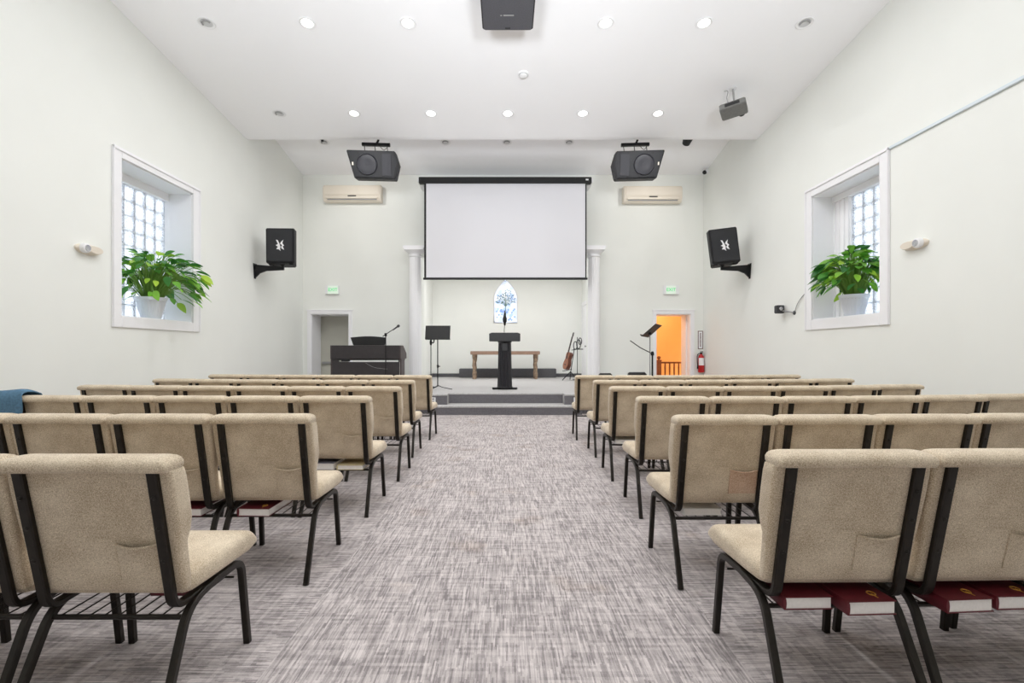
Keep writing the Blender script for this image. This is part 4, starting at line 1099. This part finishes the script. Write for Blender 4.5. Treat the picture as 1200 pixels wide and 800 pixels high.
# guitar stand
sp = Vector((at(669, 0, y + .15).x, y + .15, PZ))
t = thing('guitar_stand', 'black folding guitar stand holding the acoustic guitar', 'guitar stand', sp)
zf = p.z - PZ
def loc_(u, v, yy): q = at(u, v, yy); return (q.x - sp.x, q.y - sp.y, q.z - sp.z)
MB().tube([(0, .05, .22), loc_(673, 409, y + .16)], .011, 8).build('upright', M['blackmetal'], t)
for q in ((659, 443.2, y + .0), (676, 441, y + .1), (668, 440.5, y + .35)):
    a_ = loc_(*q); MB().tube([(0, .05, .24), (a_[0], a_[1], .014)], .012, 7).build('leg', M['blackmetal'], t)
MB().tube([loc_(670, 432.5, y + .14), loc_(660.5, 434.5, y + .07), loc_(659.5, 434.5, y - .1)], .010, 7).build('cradle', M['blackmetal'], t)
MB().tube([loc_(673, 409.5, y + .16), loc_(671, 410, y + .13), loc_(670, 410, y - .01)], .009, 7).build('neck_rest', M['blackmetal'], t)
# stand with coiled cables
yc = 13.65
sp = Vector((at(676.5, 0, yc).x, yc, PZ))
t = thing('cable_stand', 'thin stand hung with coiled cables behind the guitar', 'stand', sp)
zt = at(0, 395, yc).z - PZ
MB().tube([(0, 0, .02), (0, 0, zt)], .010, 8).build('pole', M['wedge'], t)
MB().lathe([(0, 0), (.14, 0), (.14, .012), (.02, .035), (0, .035)], 20).build('base', M['blackmetal'], t)
zb = at(0, 409, yc).z - PZ
MB().tube([(-.11, 0, zb), (.16, 0, zb)], .013, 8).build('crossbar', M['blackmetal'], t)
for k, (dx, dz, rr) in enumerate(((-.06, .10, .09), (.03, .14, .10), (.07, .22, .075))):
    MB().tube([(dx + rr * .55 * math.cos(q), -.03 - .015 * k, zb + dz + rr * 1.25 * math.sin(q)) for q in [i * 2 * PI / 18 for i in range(18)]], .014, 6, closed=True).build('coiled_cable', M['wedge'], t)

# ------------------------------------------------------------------ right side of the stage: music stand, microphone stand, floor monitors
y = 9.95
B1 = at(752, 393.5, y); Wv = Vector((.26, .42, -.012)); 
Wv = Wv.normalized() * .50; Hv = Vector((.24, -.148, .243)); Hv = (Hv - Wv.normalized() * Hv.dot(Wv.normalized()))
base = at(767, 441, y)
t = thing('music_stand', 'black music stand with a steeply turned desk in front of the orange doorway', 'music stand', (base.x - .02, y + .05, PZ))
o = t.location
c0 = B1 - Vector(o); nv = Wv.cross(Hv).normalized()
m = MB(); vs = []
for d in (-.004, .004):
    vs += [c0 + nv * d, c0 + Wv + nv * d, c0 + Wv + Hv + nv * d, c0 + Hv + nv * d]
m.add(vs, [(0, 3, 2, 1), (4, 5, 6, 7), (0, 1, 5, 4), (1, 2, 6, 5), (2, 3, 7, 6), (3, 0, 4, 7)]); m.build('desk', M['black'], t)
m = MB(); vs = []
up_ = nv if nv.y > 0 else -nv
for q in (c0, c0 + Wv):
    for d in (0, .012):
        for e in (0, .05): vs.append(q - Hv.normalized() * d + up_ * e)
m.add(vs, [(0, 1, 3, 2), (4, 6, 7, 5), (0, 4, 5, 1), (2, 3, 7, 6), (0, 2, 6, 4), (1, 5, 7, 3)]); m.build('desk_lip', M['black'], t)
ctr = c0 + Wv * .5 + Hv * .35
MB().tube([(ctr.x, ctr.y, .04), (ctr.x, ctr.y, ctr.z - .01)], .011, 8).build('pole', M['grey'], t)
MB().tube([(ctr.x, ctr.y, ctr.z - .05), (ctr.x, ctr.y, ctr.z + .0)], .03, 8).build('desk_clamp', M['blackmetal'], t)
for a in (.2, 2.3, 4.4): MB().tube([(ctr.x, ctr.y, .09), (ctr.x + .28 * math.cos(a), ctr.y + .28 * math.sin(a), .012)], .009, 6).build('leg', M['blackmetal'], t)
y = 9.6
p = at(764.5, 414, y)
t = thing('microphone_stand', 'black boom microphone stand below the turned music stand desk', 'microphone stand', (p.x, y, PZ))
zt = p.z - PZ
MB().tube([(0, 0, .08), (0, 0, zt)], .017, 8).build('pole', M['blackmetal'], t)
MB().lathe([(0, zt - .04), (.03, zt - .04), (.036, zt), (.02, zt + .04), (0, zt + .04)], 12).build('clutch', M['blackmetal'], t)
e = at(738.5, 399, y)
MB().tube([(.03, 0, zt - .02), (e.x - p.x + .2, 0, (e.z - PZ) * .45 + zt * .55 + .0), (e.x - p.x, 0, e.z - PZ)], .010, 8).build('boom', M['wedge'], t)
for a in (.4, 2.5, 4.6): MB().tube([(0, 0, .10), (.25 * math.cos(a), .25 * math.sin(a), .012)], .011, 6).build('leg', M['blackmetal'], t)
def monitor(u0, u1, v, y, label):
    a = at(u0, v, y); b = at(u1, v, y); w = b.x - a.x; h = a.z - PZ
    t = thing('floor_monitor', label, 'speaker', ((a.x + b.x) / 2, y, PZ))
    pts = [(0, 0.002), (.42, .002), (.42, .08), (.12, h), (.02, h - .03)]
    MB().loft([[(-w / 2, q, z) for q, z in pts], [(w / 2, q, z) for q, z in pts]]).build('cabinet', M['black'], t, bevel=.02, segs=3)
    MB().loft([[(-w / 2 + .03, q, z) for q, z in ((.402, .10), (.41, .105), (.15, h - .02), (.142, h - .025))], [(w / 2 - .03, q, z) for q, z in ((.402, .10), (.41, .105), (.15, h - .02), (.142, h - .025))]]).build('grille', M['grille'], t)
monitor(703, 718, 437.0, 9.95, 'small black floor monitor on the stage next to the fluted column')
monitor(737.5, 758.5, 435.8, 9.75, 'wider black floor monitor on the stage below the boom stand')

# ------------------------------------------------------------------ light
def area(name, loc, rot, sx, sy, power, color):
    l = bpy.data.lights.new(name, 'AREA'); l.shape = 'RECTANGLE'; l.size = sx; l.size_y = sy; l.energy = power; l.color = color
    o = bpy.data.objects.new(name, l); COL.objects.link(o); o.location = loc; o.rotation_euler = rot
    return o
# added spots behind the camera to brighten the ceiling; no such fixtures
for x in (-1.5, 1.5):
    l = bpy.data.lights.new('added_uplight', 'SPOT'); l.energy = 1850; l.spot_size = math.radians(66); l.spot_blend = 1; l.shadow_soft_size = .6; l.color = (.92, .965, 1)
    o = bpy.data.objects.new('added_uplight', l); COL.objects.link(o); o.location = (x, -1.2, 2.1); o.rotation_euler = (PI / 2 + math.radians(36), 0, 0)
# alcove lamps and stairwell lamp
for x in (-1.4, 0, 1.4):
    lamp_light('alcove_lamp', (x, 12.9, 3.60), 27, .2, (1, .995, .98))
for u in (376, 806):
    p = at(u, 165, 9.15)
    l = bpy.data.lights.new('stage_spot_lamp', 'SPOT'); l.energy = 70; l.spot_size = math.radians(150); l.spot_blend = 1; l.shadow_soft_size = .08; l.color = (1, .97, .93)
    o = bpy.data.objects.new('stage_spot_lamp', l); COL.objects.link(o); o.location = p + Vector((0, .16, -.12)); o.rotation_euler = (math.radians(40), 0, math.radians(-25 if u < 500 else 25))
lamp_light('stairwell_lamp', (3.7, 13.15, 3.05), 30, .3, (1, .90, .76))
wd = bpy.data.worlds.new('world'); SC.world = wd; wd.use_nodes = True
bg = wd.node_tree.nodes['Background']; bg.inputs[0].default_value = (.90, .95, 1, 1); bg.inputs[1].default_value = 4.2

# ------------------------------------------------------------------ camera
cam = bpy.data.cameras.new('camera'); co = bpy.data.objects.new('camera', cam); COL.objects.link(co)
co.location = (0, 0, HC); co.rotation_euler = (PI / 2, 0, 0)
cam.sensor_width = 36; cam.lens = F * 36 / 1200
cam.shift_x = (600 - CX) / 1200; cam.shift_y = (CY - 400) / 1200
cam.clip_start = .05; cam.clip_end = 100
SC.camera = co
SC.view_settings.view_transform = 'Standard'; SC.view_settings.look = 'None'; SC.view_settings.gamma = 1; SC.view_settings.use_curve_mapping = False
SC.view_settings.exposure = -0.02
SC.cycles.use_denoising = True
SC.cycles.max_bounces = 10; SC.cycles.diffuse_bounces = 7; SC.cycles.transparent_max_bounces = 8
SC.cycles.sample_clamp_indirect = 6
